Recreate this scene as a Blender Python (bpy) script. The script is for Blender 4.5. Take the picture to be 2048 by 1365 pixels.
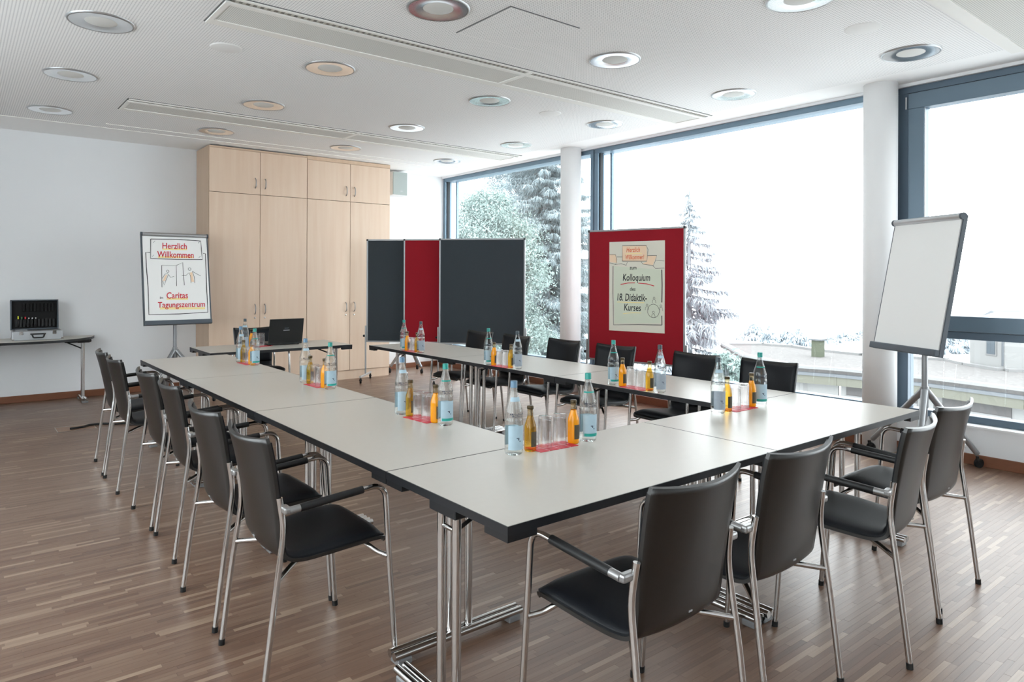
import bpy, bmesh, math, random
import numpy as np
from mathutils import Vector, Matrix

random.seed(7)
SC = bpy.context.scene
for o in list(bpy.data.objects):
    bpy.data.objects.remove(o, do_unlink=True)
COL = SC.collection

# ------------------------------------------------------------------ camera
F_PX, HOR, YAW, CAMX, CAMY, CAMH, ROLL, PPX = 1386.3, 555.57, 0.672613, -1.2086, -1.5101, 1.4266, -0.00383, 1013.9
cam = bpy.data.cameras.new('camera')
cam.sensor_fit = 'HORIZONTAL'
cam.sensor_width = 36.0
cam.lens = F_PX / 2048 * 36.0
cam.shift_x = (1024 - PPX) / 2048
cam.shift_y = (HOR - 682.5) / 2048
cam.clip_end = 500
camo = bpy.data.objects.new('camera', cam)
COL.objects.link(camo)
camo.matrix_world = (Matrix.Translation((CAMX, CAMY, CAMH)) @ Matrix.Rotation(-YAW, 4, 'Z')
                     @ Matrix.Rotation(math.pi / 2, 4, 'X') @ Matrix.Rotation(-ROLL, 4, 'Z'))
SC.camera = camo

# ------------------------------------------------------------------ light: bright overcast winter sky
SKY = 5.0
w = bpy.data.worlds.new('overcast_sky')
SC.world = w
w.use_nodes = True
bgn = w.node_tree.nodes['Background']
bgn.inputs[0].default_value = (0.94, 0.975, 1.0, 1)
bgn.inputs[1].default_value = SKY
SC.view_settings.view_transform = 'Standard'
SC.view_settings.look = 'None'
SC.view_settings.gamma = 1.0
SC.view_settings.use_curve_mapping = False
SC.view_settings.exposure = 0.32
SC.cycles.use_denoising = True
SC.cycles.max_bounces = 12
SC.cycles.diffuse_bounces = 6
SC.cycles.glossy_bounces = 5
SC.cycles.transmission_bounces = 10
SC.cycles.transparent_max_bounces = 32
SC.cycles.sample_clamp_indirect = 12.0

# ------------------------------------------------------------------ helpers
def lin(r, g, b):
    f = lambda c: (c / 255 / 12.92) if c / 255 <= 0.04045 else ((c / 255 + 0.055) / 1.055) ** 2.4
    return (f(r), f(g), f(b), 1.0)

MATS = {}
def mat(name, col, rough=0.5, metal=0.0, spec=0.5, coat=0.0, coat_rough=0.1, sheen=0.0, var=0.0, vscale=8.0, bump=0.0, bscale=60.0, stretch=None):
    m = bpy.data.materials.new(name)
    m.use_nodes = True
    nt = m.node_tree
    b = nt.nodes['Principled BSDF']
    b.inputs['Base Color'].default_value = col
    b.inputs['Roughness'].default_value = rough
    b.inputs['Metallic'].default_value = metal
    b.inputs['Specular IOR Level'].default_value = spec
    b.inputs['Coat Weight'].default_value = coat
    b.inputs['Coat Roughness'].default_value = coat_rough
    b.inputs['Sheen Weight'].default_value = sheen
    if var > 0 or bump > 0:
        tc = nt.nodes.new('ShaderNodeTexCoord')
        mp = nt.nodes.new('ShaderNodeMapping')
        if stretch:
            mp.inputs['Scale'].default_value = stretch
        nt.links.new(tc.outputs['Object'], mp.inputs['Vector'])
    if var > 0:
        nz = nt.nodes.new('ShaderNodeTexNoise')
        nz.inputs['Scale'].default_value = vscale
        nz.inputs['Detail'].default_value = 4
        nt.links.new(mp.outputs[0], nz.inputs['Vector'])
        hs = nt.nodes.new('ShaderNodeMix')
        hs.data_type = 'RGBA'
        hs.inputs[6].default_value = tuple(c * (1 - var) for c in col[:3]) + (1,)
        hs.inputs[7].default_value = tuple(min(1, c * (1 + var)) for c in col[:3]) + (1,)
        nt.links.new(nz.outputs[0], hs.inputs[0])
        nt.links.new(hs.outputs[2], b.inputs['Base Color'])
    if bump > 0:
        n2 = nt.nodes.new('ShaderNodeTexNoise')
        n2.inputs['Scale'].default_value = bscale
        nt.links.new(mp.outputs[0], n2.inputs['Vector'])
        bp = nt.nodes.new('ShaderNodeBump')
        bp.inputs['Strength'].default_value = bump
        bp.inputs['Distance'].default_value = 0.002
        nt.links.new(n2.outputs[0], bp.inputs['Height'])
        nt.links.new(bp.outputs[0], b.inputs['Normal'])
    MATS[name] = m
    return m

def clear_mat(name, tint, gloss=0.9, rough=0.02, ior=1.45, refr=0.0, refr_ior=1.15):
    """see-through glass: transparent + fresnel gloss (+ some refraction)"""
    m = bpy.data.materials.new(name)
    m.use_nodes = True
    nt = m.node_tree
    nt.nodes.clear()
    out = nt.nodes.new('ShaderNodeOutputMaterial')
    tr = nt.nodes.new('ShaderNodeBsdfTransparent')
    tr.inputs[0].default_value = tint
    base = tr
    if refr > 0:
        rf = nt.nodes.new('ShaderNodeBsdfRefraction')
        rf.inputs['Color'].default_value = tint
        rf.inputs['IOR'].default_value = refr_ior
        rf.inputs['Roughness'].default_value = 0.0
        mx0 = nt.nodes.new('ShaderNodeMixShader')
        mx0.inputs[0].default_value = refr
        nt.links.new(tr.outputs[0], mx0.inputs[1])
        nt.links.new(rf.outputs[0], mx0.inputs[2])
        base = mx0
    gl = nt.nodes.new('ShaderNodeBsdfGlossy')
    gl.inputs['Roughness'].default_value = rough
    gl.inputs['Color'].default_value = (gloss, gloss, gloss, 1)
    f0 = ((ior-1)/(ior+1))**2
    lw = nt.nodes.new('ShaderNodeLayerWeight'); lw.inputs[0].default_value = 0.5
    pw = nt.nodes.new('ShaderNodeMath'); pw.operation = 'POWER'; pw.inputs[1].default_value = 5.0
    nt.links.new(lw.outputs['Facing'], pw.inputs[0])
    fr = nt.nodes.new('ShaderNodeMath'); fr.operation = 'MULTIPLY_ADD'
    fr.inputs[1].default_value = 1-f0; fr.inputs[2].default_value = f0
    nt.links.new(pw.outputs[0], fr.inputs[0])
    mx = nt.nodes.new('ShaderNodeMixShader')
    nt.links.new(fr.outputs[0], mx.inputs[0])
    nt.links.new(base.outputs[0], mx.inputs[1])
    nt.links.new(gl.outputs[0], mx.inputs[2])
    nt.links.new(mx.outputs[0], out.inputs[0])
    MATS[name] = m
    return m

class MB:
    def __init__(s):
        s.v = []; s.f = []; s.sm = []
    def add(s, verts, faces, smooth=False):
        n = len(s.v)
        s.v.extend([tuple(p) for p in verts])
        for f in faces:
            s.f.append(tuple(i + n for i in f)); s.sm.append(smooth)
        return s
    def box(s, x0, x1, y0, y1, z0, z1):
        v = [(x0,y0,z0),(x1,y0,z0),(x1,y1,z0),(x0,y1,z0),(x0,y0,z1),(x1,y0,z1),(x1,y1,z1),(x0,y1,z1)]
        return s.add(v, [(0,3,2,1),(4,5,6,7),(0,1,5,4),(1,2,6,5),(2,3,7,6),(3,0,4,7)])
    def rbox(s, x0, x1, y0, y1, z0, z1, r=0.004, seg=2):
        bm = bmesh.new()
        bmesh.ops.create_cube(bm, size=1)
        for v in bm.verts:
            v.co = Vector(((x0+x1)/2 + v.co.x*(x1-x0), (y0+y1)/2 + v.co.y*(y1-y0), (z0+z1)/2 + v.co.z*(z1-z0)))
        bmesh.ops.bevel(bm, geom=bm.edges[:], offset=r, segments=seg, affect='EDGES', profile=0.5)
        bm.verts.index_update()
        s.add([v.co[:] for v in bm.verts], [[v.index for v in f.verts] for f in bm.faces], False)
        bm.free()
        return s
    def prism(s, poly, z0, z1):
        n = len(poly)
        v = [(x, y, z0) for x, y in poly] + [(x, y, z1) for x, y in poly]
        fs = [tuple(range(n-1, -1, -1)), tuple(range(n, 2*n))]
        fs += [(i, (i+1) % n, n+(i+1) % n, n+i) for i in range(n)]
        return s.add(v, fs)
    def tube(s, pts, r, n=12, caps=True, smooth=True):
        pts = [Vector(p) for p in pts]
        rs = r if isinstance(r, (list, tuple)) else [r]*len(pts)
        t0 = (pts[1]-pts[0]).normalized()
        up = Vector((0,0,1)) if abs(t0.z) < 0.9 else Vector((1,0,0))
        nrm = t0.cross(up).normalized()
        base = len(s.v); prev = t0
        rings = []
        for i, p in enumerate(pts):
            if i == 0: t = t0
            elif i == len(pts)-1: t = (pts[i]-pts[i-1]).normalized()
            else: t = ((pts[i]-pts[i-1]).normalized() + (pts[i+1]-pts[i]).normalized()).normalized()
            q = prev.rotation_difference(t)
            nrm = (q @ nrm).normalized(); prev = t
            bi = t.cross(nrm).normalized()
            k = 1.0
            if 0 < i < len(pts)-1:
                c = (pts[i]-pts[i-1]).normalized().dot(t); k = 1/max(c, 0.6)
            rings.append([p + (nrm*math.cos(a) + bi*math.sin(a)) * rs[i] * (k if False else 1) for a in [2*math.pi*j/n for j in range(n)]])
        v = [q for ring in rings for q in ring]
        fs = []
        for i in range(len(pts)-1):
            for j in range(n):
                a, b = i*n+j, i*n+(j+1) % n
                fs.append((a, b, b+n, a+n))
        s.add(v, fs, smooth)
        if caps:
            s.add([q for q in rings[0]], [tuple(range(n-1,-1,-1))])
            s.add([q for q in rings[-1]], [tuple(range(n))])
        return s
    def lathe(s, prof, n=24, c=(0,0,0), a0=0.0, a1=2*math.pi, smooth=True, cap=False):
        full = abs(a1-a0-2*math.pi) < 1e-6
        m = n if full else n+1
        v = []
        for r, z in prof:
            for j in range(m):
                a = a0 + (a1-a0)*j/n
                v.append((c[0]+r*math.cos(a), c[1]+r*math.sin(a), c[2]+z))
        fs = []
        for i in range(len(prof)-1):
            for j in range(n):
                jn = (j+1) % m if full else j+1
                fs.append((i*m+j, i*m+jn, (i+1)*m+jn, (i+1)*m+j))
        s.add(v, fs, smooth)
        if cap and full:
            k = len(s.v)-len(v)
            s.f.append(tuple(k+j for j in range(m-1,-1,-1))); s.sm.append(False)
            k2 = k+(len(prof)-1)*m
            s.f.append(tuple(k2+j for j in range(m))); s.sm.append(False)
        return s
    def mesh(s, name, m):
        me = bpy.data.meshes.new(name)
        me.from_pydata(s.v, [], s.f)
        me.polygons.foreach_set('use_smooth', s.sm)
        if m is not None:
            me.materials.append(MATS[m] if isinstance(m, str) else m)
        me.update()
        return me
    def build(s, name, m, parent=None, loc=None, rot=None):
        o = bpy.data.objects.new(name, s.mesh(name, m))
        COL.objects.link(o)
        if parent is not None: o.parent = parent
        if loc is not None: o.location = loc
        if rot is not None: o.rotation_euler = rot
        return o

def tag(o, label=None, cat=None, group=None, kind=None):
    if label: o['label'] = label
    if cat: o['category'] = cat
    if group: o['group'] = group
    if kind: o['kind'] = kind
    return o

def empty(name, loc=(0,0,0), rz=0.0):
    o = bpy.data.objects.new(name, None)
    o.empty_display_size = 0.1
    COL.objects.link(o)
    o.location = loc; o.rotation_euler = (0,0,rz)
    return o

KIDS = {}
def kids(o):
    if o.name not in KIDS:
        KIDS[o.name] = [c for c in bpy.data.objects if c.parent == o]
    return KIDS[o.name]

def copy_tree(o, parent=None):
    c = o.copy()
    COL.objects.link(c)
    c.parent = parent
    for ch in kids(o):
        copy_tree(ch, c)
    return c

def place(proto, first, loc, rz, label, group=None):
    o = proto if first else copy_tree(proto)
    o.location = loc; o.rotation_euler = (0,0,rz)
    o['label'] = label
    if group: o['group'] = group
    return o

def fillet(pts, r, n=5):
    """round the inner corners of a polyline"""
    pts = [Vector(p) for p in pts]
    out = [pts[0]]
    for i in range(1, len(pts)-1):
        a, b, c = pts[i-1], pts[i], pts[i+1]
        d1, d2 = (a-b), (c-b)
        rr = min(r, d1.length*0.45, d2.length*0.45)
        p, q = b + d1.normalized()*rr, b + d2.normalized()*rr
        for k in range(n+1):
            t = k/n
            out.append(p*(1-t)**2 + b*2*t*(1-t) + q*t**2)
    out.append(pts[-1])
    return out

# ------------------------------------------------------------------ materials
mat('wall_paint', lin(234,236,238), 0.85, var=0.015, vscale=2)
mat('sill_white', lin(235,236,237), 0.45)
mat('skirting_wood', lin(124,78,55), 0.4, var=0.15, vscale=3, stretch=(1,8,40))
mat('frame_metal', lin(112,134,150), 0.38, metal=0.35)
mat('frame_sash', lin(98,116,130), 0.36, metal=0.3)
mat('frame_dark', lin(88,104,118), 0.4, metal=0.3)
mat('gasket', lin(30,36,42), 0.6)
clear_mat('window_glass', (0.97,0.99,0.99,1), 0.9, 0.0, 1.45)
mat('column_plaster', lin(236,236,236), 0.8)
mat('chrome', (0.60,0.59,0.58,1), 0.10, metal=1.0)
mat('steel', (0.62,0.62,0.62,1), 0.28, metal=1.0)
mat('alu', (0.52,0.53,0.54,1), 0.38, metal=0.9)
mat('alu_paint', lin(150,152,154), 0.42, metal=0.55)
mat('grey_plastic', lin(78,86,94), 0.5)
mat('black_plastic', lin(18,19,22), 0.45)
mat('rubber', lin(14,14,15), 0.7)
mat('shell_black', lin(13,12,11), 0.34, spec=0.75, var=0.12, vscale=6)
mat('clamp_grey', (0.34,0.34,0.34,1), 0.35, metal=0.8)
mat('pad_black', lin(10,14,20), 0.5, spec=0.3, bump=0.12, bscale=400)
mat('sleeve_black', lin(20,21,23), 0.5)
mat('laminate', lin(194,189,181), 0.30, spec=0.10, var=0.025, vscale=40)
mat('edge_black', lin(22,24,28), 0.4)
mat('cork_dark', lin(48,56,62), 0.9, sheen=0.2, var=0.06, vscale=60)
mat('cork_red', lin(146,2,26), 0.9, var=0.06, vscale=60)
mat('paper', lin(238,238,236), 0.8)
mat('paper_poster', lin(222,219,205), 0.8)
mat('ink_black', lin(30,32,36), 0.8)
mat('ink_red', lin(205,40,58), 0.8)
mat('ink_orange', lin(226,110,70), 0.8)
mat('ink_yellow', lin(246,228,160), 0.8)
mat('ink_peach', lin(240,212,182), 0.8)
mat('ink_grey', lin(120,126,132), 0.8)
mat('laptop_black', lin(16,18,19), 0.4)
mat('logo_grey', lin(150,152,155), 0.4)
mat('loudspeaker_grey', lin(168,178,176), 0.7)
mat('lamp_disc', lin(214,214,210), 0.5)
mat('slot_dark', lin(124,121,113), 0.7)
mat('vane', lin(184,181,172), 0.6)
mat('gap_shade', lin(108,109,110), 0.8)  # flat grey standing in for the shade inside narrow gaps
mat('ceiling_white', lin(234,234,232), 0.85)
mat('case_alu', lin(190,194,198), 0.35, metal=0.6)
mat('foam_black', lin(20,20,21), 0.9)
mat('cap_blue', lin(92,126,152), 0.4)
mat('cap_green', lin(20,140,130), 0.4)
mat('cap_dark', lin(50,64,72), 0.4)
mat('cap_gold', lin(74,60,36), 0.35, metal=0.4)
mat('label_blue', lin(164,188,201), 0.6, var=0.10, vscale=40)
mat('label_grey', lin(150,160,170), 0.6, var=0.15, vscale=40)
mat('label_teal', lin(24,150,138), 0.6)
mat('label_juice', lin(70,62,46), 0.6, var=0.7, vscale=70)
mat('print_dark', lin(60,66,84), 0.7)
mat('orange_juice', lin(232,150,14), 0.15, spec=0.5)
mat('snow', (0.62,0.64,0.66,1), 0.9)

clear_mat('bottle_glass', (0.965,0.988,0.985,1), 1.0, 0.02, 1.5, refr=0.45, refr_ior=1.12)
clear_mat('tumbler_glass', (0.99,0.99,0.995,1), 1.0, 0.02, 1.5, refr=0.35, refr_ior=1.12)
clear_mat('amber_juice', (0.96,0.72,0.22,1), 0.9, 0.03, 1.45, refr=0.5, refr_ior=1.15)
clear_mat('neck_glass', (0.88,0.80,0.62,1), 0.9, 0.03, 1.4, refr=0.4, refr_ior=1.2)

def wood_mat(name, c0, c1, rough=0.4):
    m = bpy.data.materials.new(name); m.use_nodes = True
    nt = m.node_tree; b = nt.nodes['Principled BSDF']
    tc = nt.nodes.new('ShaderNodeTexCoord'); mp = nt.nodes.new('ShaderNodeMapping')
    mp.inputs['Scale'].default_value = (9, 9, 0.55)
    oi = nt.nodes.new('ShaderNodeObjectInfo')
    ad = nt.nodes.new('ShaderNodeVectorMath'); ad.operation = 'ADD'
    sc = nt.nodes.new('ShaderNodeVectorMath'); sc.operation = 'SCALE'; sc.inputs['Scale'].default_value = 13
    cb = nt.nodes.new('ShaderNodeCombineXYZ')
    for i in range(3): nt.links.new(oi.outputs['Random'], cb.inputs[i])
    nt.links.new(cb.outputs[0], sc.inputs[0])
    nt.links.new(tc.outputs['Object'], ad.inputs[0]); nt.links.new(sc.outputs[0], ad.inputs[1])
    nt.links.new(ad.outputs[0], mp.inputs[0])
    nz = nt.nodes.new('ShaderNodeTexNoise'); nz.inputs['Scale'].default_value = 1.6; nz.inputs['Detail'].default_value = 7
    nz.inputs['Distortion'].default_value = 0.4
    nt.links.new(mp.outputs[0], nz.inputs['Vector'])
    cr = nt.nodes.new('ShaderNodeValToRGB')
    cr.color_ramp.elements[0].position = 0.3; cr.color_ramp.elements[0].color = c0
    cr.color_ramp.elements[1].position = 0.7; cr.color_ramp.elements[1].color = c1
    nt.links.new(nz.outputs[0], cr.inputs[0]); nt.links.new(cr.outputs[0], b.inputs['Base Color'])
    b.inputs['Roughness'].default_value = rough
    MATS[name] = m
mat('gap_shade_brown', lin(92,68,50), 0.8)
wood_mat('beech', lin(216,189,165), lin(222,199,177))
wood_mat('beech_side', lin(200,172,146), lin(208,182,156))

def plank_mat():
    m = bpy.data.materials.new('parquet'); m.use_nodes = True
    nt = m.node_tree; b = nt.nodes['Principled BSDF']
    ag = nt.nodes.new('ShaderNodeAttribute'); ag.attribute_type = 'GEOMETRY'; ag.attribute_name = 'tone'
    ao = nt.nodes.new('ShaderNodeAttribute'); ao.attribute_type = 'OBJECT'; ao.attribute_name = 'tone'
    sm = nt.nodes.new('ShaderNodeMath'); sm.operation = 'ADD'
    nt.links.new(ag.outputs['Fac'], sm.inputs[0]); nt.links.new(ao.outputs['Fac'], sm.inputs[1])
    cr = nt.nodes.new('ShaderNodeValToRGB')
    el = cr.color_ramp.elements
    el[0].position = 0.0; el[0].color = lin(101,76,62)
    el[1].position = 1.0; el[1].color = lin(158,134,114)
    for p, c in ((0.25, lin(114,87,71)), (0.5, lin(121,95,78)), (0.78, lin(129,104,87))):
        e = el.new(p); e.color = c
    nt.links.new(sm.outputs[0], cr.inputs[0])
    geo = nt.nodes.new('ShaderNodeNewGeometry'); mp = nt.nodes.new('ShaderNodeMapping')
    mp.inputs['Scale'].default_value = (3, 90, 1)
    nt.links.new(geo.outputs['Position'], mp.inputs[0])
    nz = nt.nodes.new('ShaderNodeTexNoise'); nz.inputs['Scale'].default_value = 1.5; nz.inputs['Detail'].default_value = 5
    nt.links.new(mp.outputs[0], nz.inputs['Vector'])
    mr = nt.nodes.new('ShaderNodeMapRange'); mr.inputs[3].default_value = 0.74; mr.inputs[4].default_value = 1.24
    nt.links.new(nz.outputs[0], mr.inputs[0])
    mu = nt.nodes.new('ShaderNodeVectorMath'); mu.operation = 'SCALE'
    nt.links.new(cr.outputs[0], mu.inputs[0]); nt.links.new(mr.outputs[0], mu.inputs['Scale'])
    nt.links.new(mu.outputs[0], b.inputs['Base Color'])
    b.inputs['Roughness'].default_value = 0.36
    b.inputs['Specular IOR Level'].default_value = 0.65
    MATS['parquet'] = m
plank_mat()
mat('joint', lin(92,66,50), 0.6)

def perf_mat(name, base, dark, pitch, r0, edge=None):
    """painted board with a fine square grid of small drilled holes"""
    m = bpy.data.materials.new(name); m.use_nodes = True
    nt = m.node_tree; b = nt.nodes['Principled BSDF']
    geo = nt.nodes.new('ShaderNodeNewGeometry')
    sp = nt.nodes.new('ShaderNodeSeparateXYZ'); nt.links.new(geo.outputs['Position'], sp.inputs[0])
    d2 = []
    for ax in (0, 1):
        dv = nt.nodes.new('ShaderNodeMath'); dv.operation = 'DIVIDE'; dv.inputs[1].default_value = pitch
        nt.links.new(sp.outputs[ax], dv.inputs[0])
        fr = nt.nodes.new('ShaderNodeMath'); fr.operation = 'FRACT'; nt.links.new(dv.outputs[0], fr.inputs[0])
        sb = nt.nodes.new('ShaderNodeMath'); sb.operation = 'SUBTRACT'; sb.inputs[1].default_value = 0.5
        nt.links.new(fr.outputs[0], sb.inputs[0])
        pw = nt.nodes.new('ShaderNodeMath'); pw.operation = 'MULTIPLY'
        nt.links.new(sb.outputs[0], pw.inputs[0]); nt.links.new(sb.outputs[0], pw.inputs[1])
        d2.append(pw)
    ad = nt.nodes.new('ShaderNodeMath'); ad.operation = 'ADD'
    nt.links.new(d2[0].outputs[0], ad.inputs[0]); nt.links.new(d2[1].outputs[0], ad.inputs[1])
    lt = nt.nodes.new('ShaderNodeMath'); lt.operation = 'LESS_THAN'; lt.inputs[1].default_value = r0*r0
    nt.links.new(ad.outputs[0], lt.inputs[0])
    last = lt
    if edge:
        for ax, lo, hi in ((0, edge[0], edge[1]), (1, edge[2], edge[3])):
            for val, op in ((lo, 'GREATER_THAN'), (hi, 'LESS_THAN')):
                c = nt.nodes.new('ShaderNodeMath'); c.operation = op; c.inputs[1].default_value = val
                nt.links.new(sp.outputs[ax], c.inputs[0])
                mu = nt.nodes.new('ShaderNodeMath'); mu.operation = 'MULTIPLY'
                nt.links.new(last.outputs[0], mu.inputs[0]); nt.links.new(c.outputs[0], mu.inputs[1])
                last = mu
    mx = nt.nodes.new('ShaderNodeMix'); mx.data_type = 'RGBA'
    mx.inputs[6].default_value = base; mx.inputs[7].default_value = dark
    nt.links.new(last.outputs[0], mx.inputs[0]); nt.links.new(mx.outputs[2], b.inputs['Base Color'])
    b.inputs['Roughness'].default_value = 0.85
    MATS[name] = m
perf_mat('ceiling_board', lin(246,246,245), lin(188,189,190), 0.018, 0.24, (-2.9, 4.62, -4.0, 7.18))
perf_mat('vent_sheet', lin(228,228,223), lin(164,164,160), 0.012, 0.28)
mat('vent_white', lin(238,237,232), 0.5)

def ring_mat():
    m = bpy.data.materials.new('reflector'); m.use_nodes = True
    nt = m.node_tree; b = nt.nodes['Principled BSDF']
    b.inputs['Base Color'].default_value = (0.86, 0.87, 0.88, 1)
    b.inputs['Metallic'].default_value = 1.0
    b.inputs['Roughness'].default_value = 0.22
    b.inputs['Anisotropic'].default_value = 0.4
    MATS['reflector'] = m
ring_mat()

def mat_mat():
    m = bpy.data.materials.new('red_mat'); m.use_nodes = True
    nt = m.node_tree; b = nt.nodes['Principled BSDF']
    tc = nt.nodes.new('ShaderNodeTexCoord'); mp = nt.nodes.new('ShaderNodeMapping')
    mp.inputs['Location'].default_value = (0.11, 0.055, 0)
    nt.links.new(tc.outputs['Object'], mp.inputs[0])
    br = nt.nodes.new('ShaderNodeTexBrick')
    br.offset = 0.0
    br.inputs['Color1'].default_value = lin(200,30,56); br.inputs['Color2'].default_value = lin(200,30,56)
    br.inputs['Mortar'].default_value = lin(236,190,196)
    br.inputs['Scale'].default_value = 1.0
    br.inputs['Mortar Size'].default_value = 0.0016
    br.inputs['Brick Width'].default_value = 0.055; br.inputs['Row Height'].default_value = 0.055
    nt.links.new(mp.outputs[0], br.inputs['Vector'])
    nt.links.new(br.outputs[0], b.inputs['Base Color'])
    b.inputs['Roughness'].default_value = 0.55
    MATS['red_mat'] = m
mat_mat()

# outdoors
def frost_haze_mat(name, a, b_, scale=3.0):
    m = bpy.data.materials.new(name); m.use_nodes = True
    nt = m.node_tree; b = nt.nodes['Principled BSDF']
    geo = nt.nodes.new('ShaderNodeNewGeometry')
    nz = nt.nodes.new('ShaderNodeTexNoise'); nz.inputs['Scale'].default_value = scale; nz.inputs['Detail'].default_value = 3
    nt.links.new(geo.outputs['Position'], nz.inputs['Vector'])
    ml = nt.nodes.new('ShaderNodeMath'); ml.operation = 'ADD'
    rp = nt.nodes.new('ShaderNodeMath'); rp.operation = 'MULTIPLY'; rp.inputs[1].default_value = 0.5
    nt.links.new(geo.outputs['Random Per Island'], rp.inputs[0])
    n2 = nt.nodes.new('ShaderNodeMath'); n2.operation = 'MULTIPLY'; n2.inputs[1].default_value = 0.75
    nt.links.new(nz.outputs[0], n2.inputs[0])
    nt.links.new(rp.outputs[0], ml.inputs[0]); nt.links.new(n2.outputs[0], ml.inputs[1])
    mx = nt.nodes.new('ShaderNodeMix'); mx.data_type = 'RGBA'
    mx.inputs[6].default_value = a; mx.inputs[7].default_value = b_
    nt.links.new(ml.outputs[0], mx.inputs[0]); nt.links.new(mx.outputs[2], b.inputs['Base Color'])
    b.inputs['Roughness'].default_value = 0.9
    b.inputs['Specular IOR Level'].default_value = 0.1
    MATS[name] = m
frost_haze_mat('frost_green', (0.10,0.135,0.15,1), (0.36,0.42,0.44,1), 1.2)
frost_haze_mat('frost_leaf', (0.09,0.135,0.125,1), (0.35,0.43,0.41,1), 1.2)
frost_haze_mat('frost_haze_spruce', (0.17,0.19,0.21,1), (0.40,0.43,0.46,1), 1.0)  # frost plus some haze, both put into the needle colour
frost_haze_mat('far_haze_spruce', (0.38,0.43,0.47,1), (0.46,0.51,0.55,1), 0.3)  # distance haze painted in as a pale needle colour, on top of frost
mat('bark', (0.20,0.215,0.23,1), 0.9, var=0.3, vscale=4)
mat('field', (0.78,0.79,0.80,1), 0.95, var=0.1, vscale=0.05)
mat('gravel', (0.133,0.126,0.123,1), 0.95, var=0.35, vscale=9)
mat('render_white', (0.255,0.255,0.252,1), 0.9)
mat('render_cream', (0.133,0.133,0.109,1), 0.9)
mat('fascia_grey', (0.112,0.122,0.133,1), 0.6)
mat('blind_grey', (0.089,0.085,0.085,1), 0.8)
mat('curtain_blue', (0.078,0.097,0.115,1), 0.5, var=0.25, vscale=6, stretch=(6,6,0.2))
mat('rim_metal', (0.210,0.210,0.210,1), 0.5)
mat('chimney_green', (0.095,0.108,0.076,1), 0.8)

# ------------------------------------------------------------------ room
ZC = 3.06           # ceiling
XW = 4.93           # inner face of the wall under the windows
YB = 8.0            # back wall
XL, YF = -3.2, -4.2
GX = 5.08           # glass plane

def S(name, mb, m, label, cat, parent=None):
    o = mb.build(name, m, parent)
    if parent is None: tag(o, label, cat, None, 'structure')
    return o

floor = S('floor', MB().box(XL, XW+0.25, YF, YB+0.1, -0.15, -0.004), 'joint', 'brown strip parquet floor running under the whole meeting room', 'floor')
ceil = S('ceiling', MB().box(XL, 5.3, YF, YB+0.2, ZC, ZC+0.2), 'ceiling_board', 'white perforated ceiling over the meeting room', 'ceiling')
S('wall_back', MB().box(XL, 5.3, YB, YB+0.2, -0.15, ZC), 'wall_paint', 'white back wall behind the cupboards', 'wall')
wl_ = S('wall_left', MB().box(XL-0.2, XL, YF, YB+0.2, -0.15, 0.5), 'wall_paint', 'white side wall opposite the big windows', 'wall')
MB().box(XL-0.2, XL, YF, YB+0.2, 2.85, ZC+0.2).build('lintel', 'wall_paint', wl_)
for a, b in ((YF, -3.6), (-1.1, -0.8), (1.7, 2.0), (5.0, YB+0.2)):
    MB().box(XL-0.2, XL, a, b, 0.5, 2.85).build('pier', 'wall_paint', wl_)
for k, (a, b) in enumerate(((-3.6, -1.1), (-0.8, 1.7), (2.0, 5.0))):  # invented windows out of view, added to bring fill light from the left
    wn = empty('window_%d' % (k+5), (XL-0.1, 0, 0)); tag(wn, 'added grey framed fill-light window in the side wall left of the camera, outside the view', 'window', 'added side wall windows for fill light', 'structure')
    for nm, c in (('frame_sill', (a, b, 0.5, 0.56)), ('frame_head', (a, b, 2.79, 2.85)), ('frame_jamb', (a, a+0.06, 0.56, 2.79)), ('frame_jamb', (b-0.06, b, 0.56, 2.79))):
        MB().rbox(-0.04, 0.04, *c, 0.003, 1).build(nm, 'frame_metal', wn)
    MB().box(-0.004, 0.004, a+0.06, b-0.06, 0.56, 2.79).build('pane', 'window_glass', wn)
S('wall_front', MB().box(XL, 5.3, YF-0.2, YF, -0.15, ZC+0.2), 'wall_paint', 'white wall facing the cupboards', 'wall')
wr = S('wall_right', MB().box(XW, 5.25, YF, YB, -0.15, 0.283), 'wall_paint', 'low white wall under the windows', 'wall')
MB().box(5.0, 5.25, YF, YB, 3.035, ZC).build('lintel', 'wall_paint', wr)
for a, b in ((1.02, 1.22), (-0.85, -0.62), (YF, -3.95)):
    MB().box(5.0, 5.25, a, b, 0.283, 3.035).build('pier', 'wall_paint', wr)
MB().box(4.915, 5.04, YF, YB, 0.283, 0.298).build('sill_board', 'sill_white', wr)
S('baseboard_back', MB().rbox(XL, 1.225, YB-0.016, YB, 0, 0.078, 0.003, 1), 'skirting_wood', 'brown wooden skirting along the back wall left of the cupboards', 'skirting')
S('baseboard_corner', MB().rbox(3.74, 4.93, YB-0.016, YB, 0, 0.078, 0.003, 1), 'skirting_wood', 'brown wooden skirting right of the cupboards', 'skirting')
S('baseboard_right', MB().rbox(XW-0.016, XW, YF, YB-0.016, 0, 0.082, 0.003, 1), 'skirting_wood', 'brown wooden skirting under the windows', 'skirting')

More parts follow.
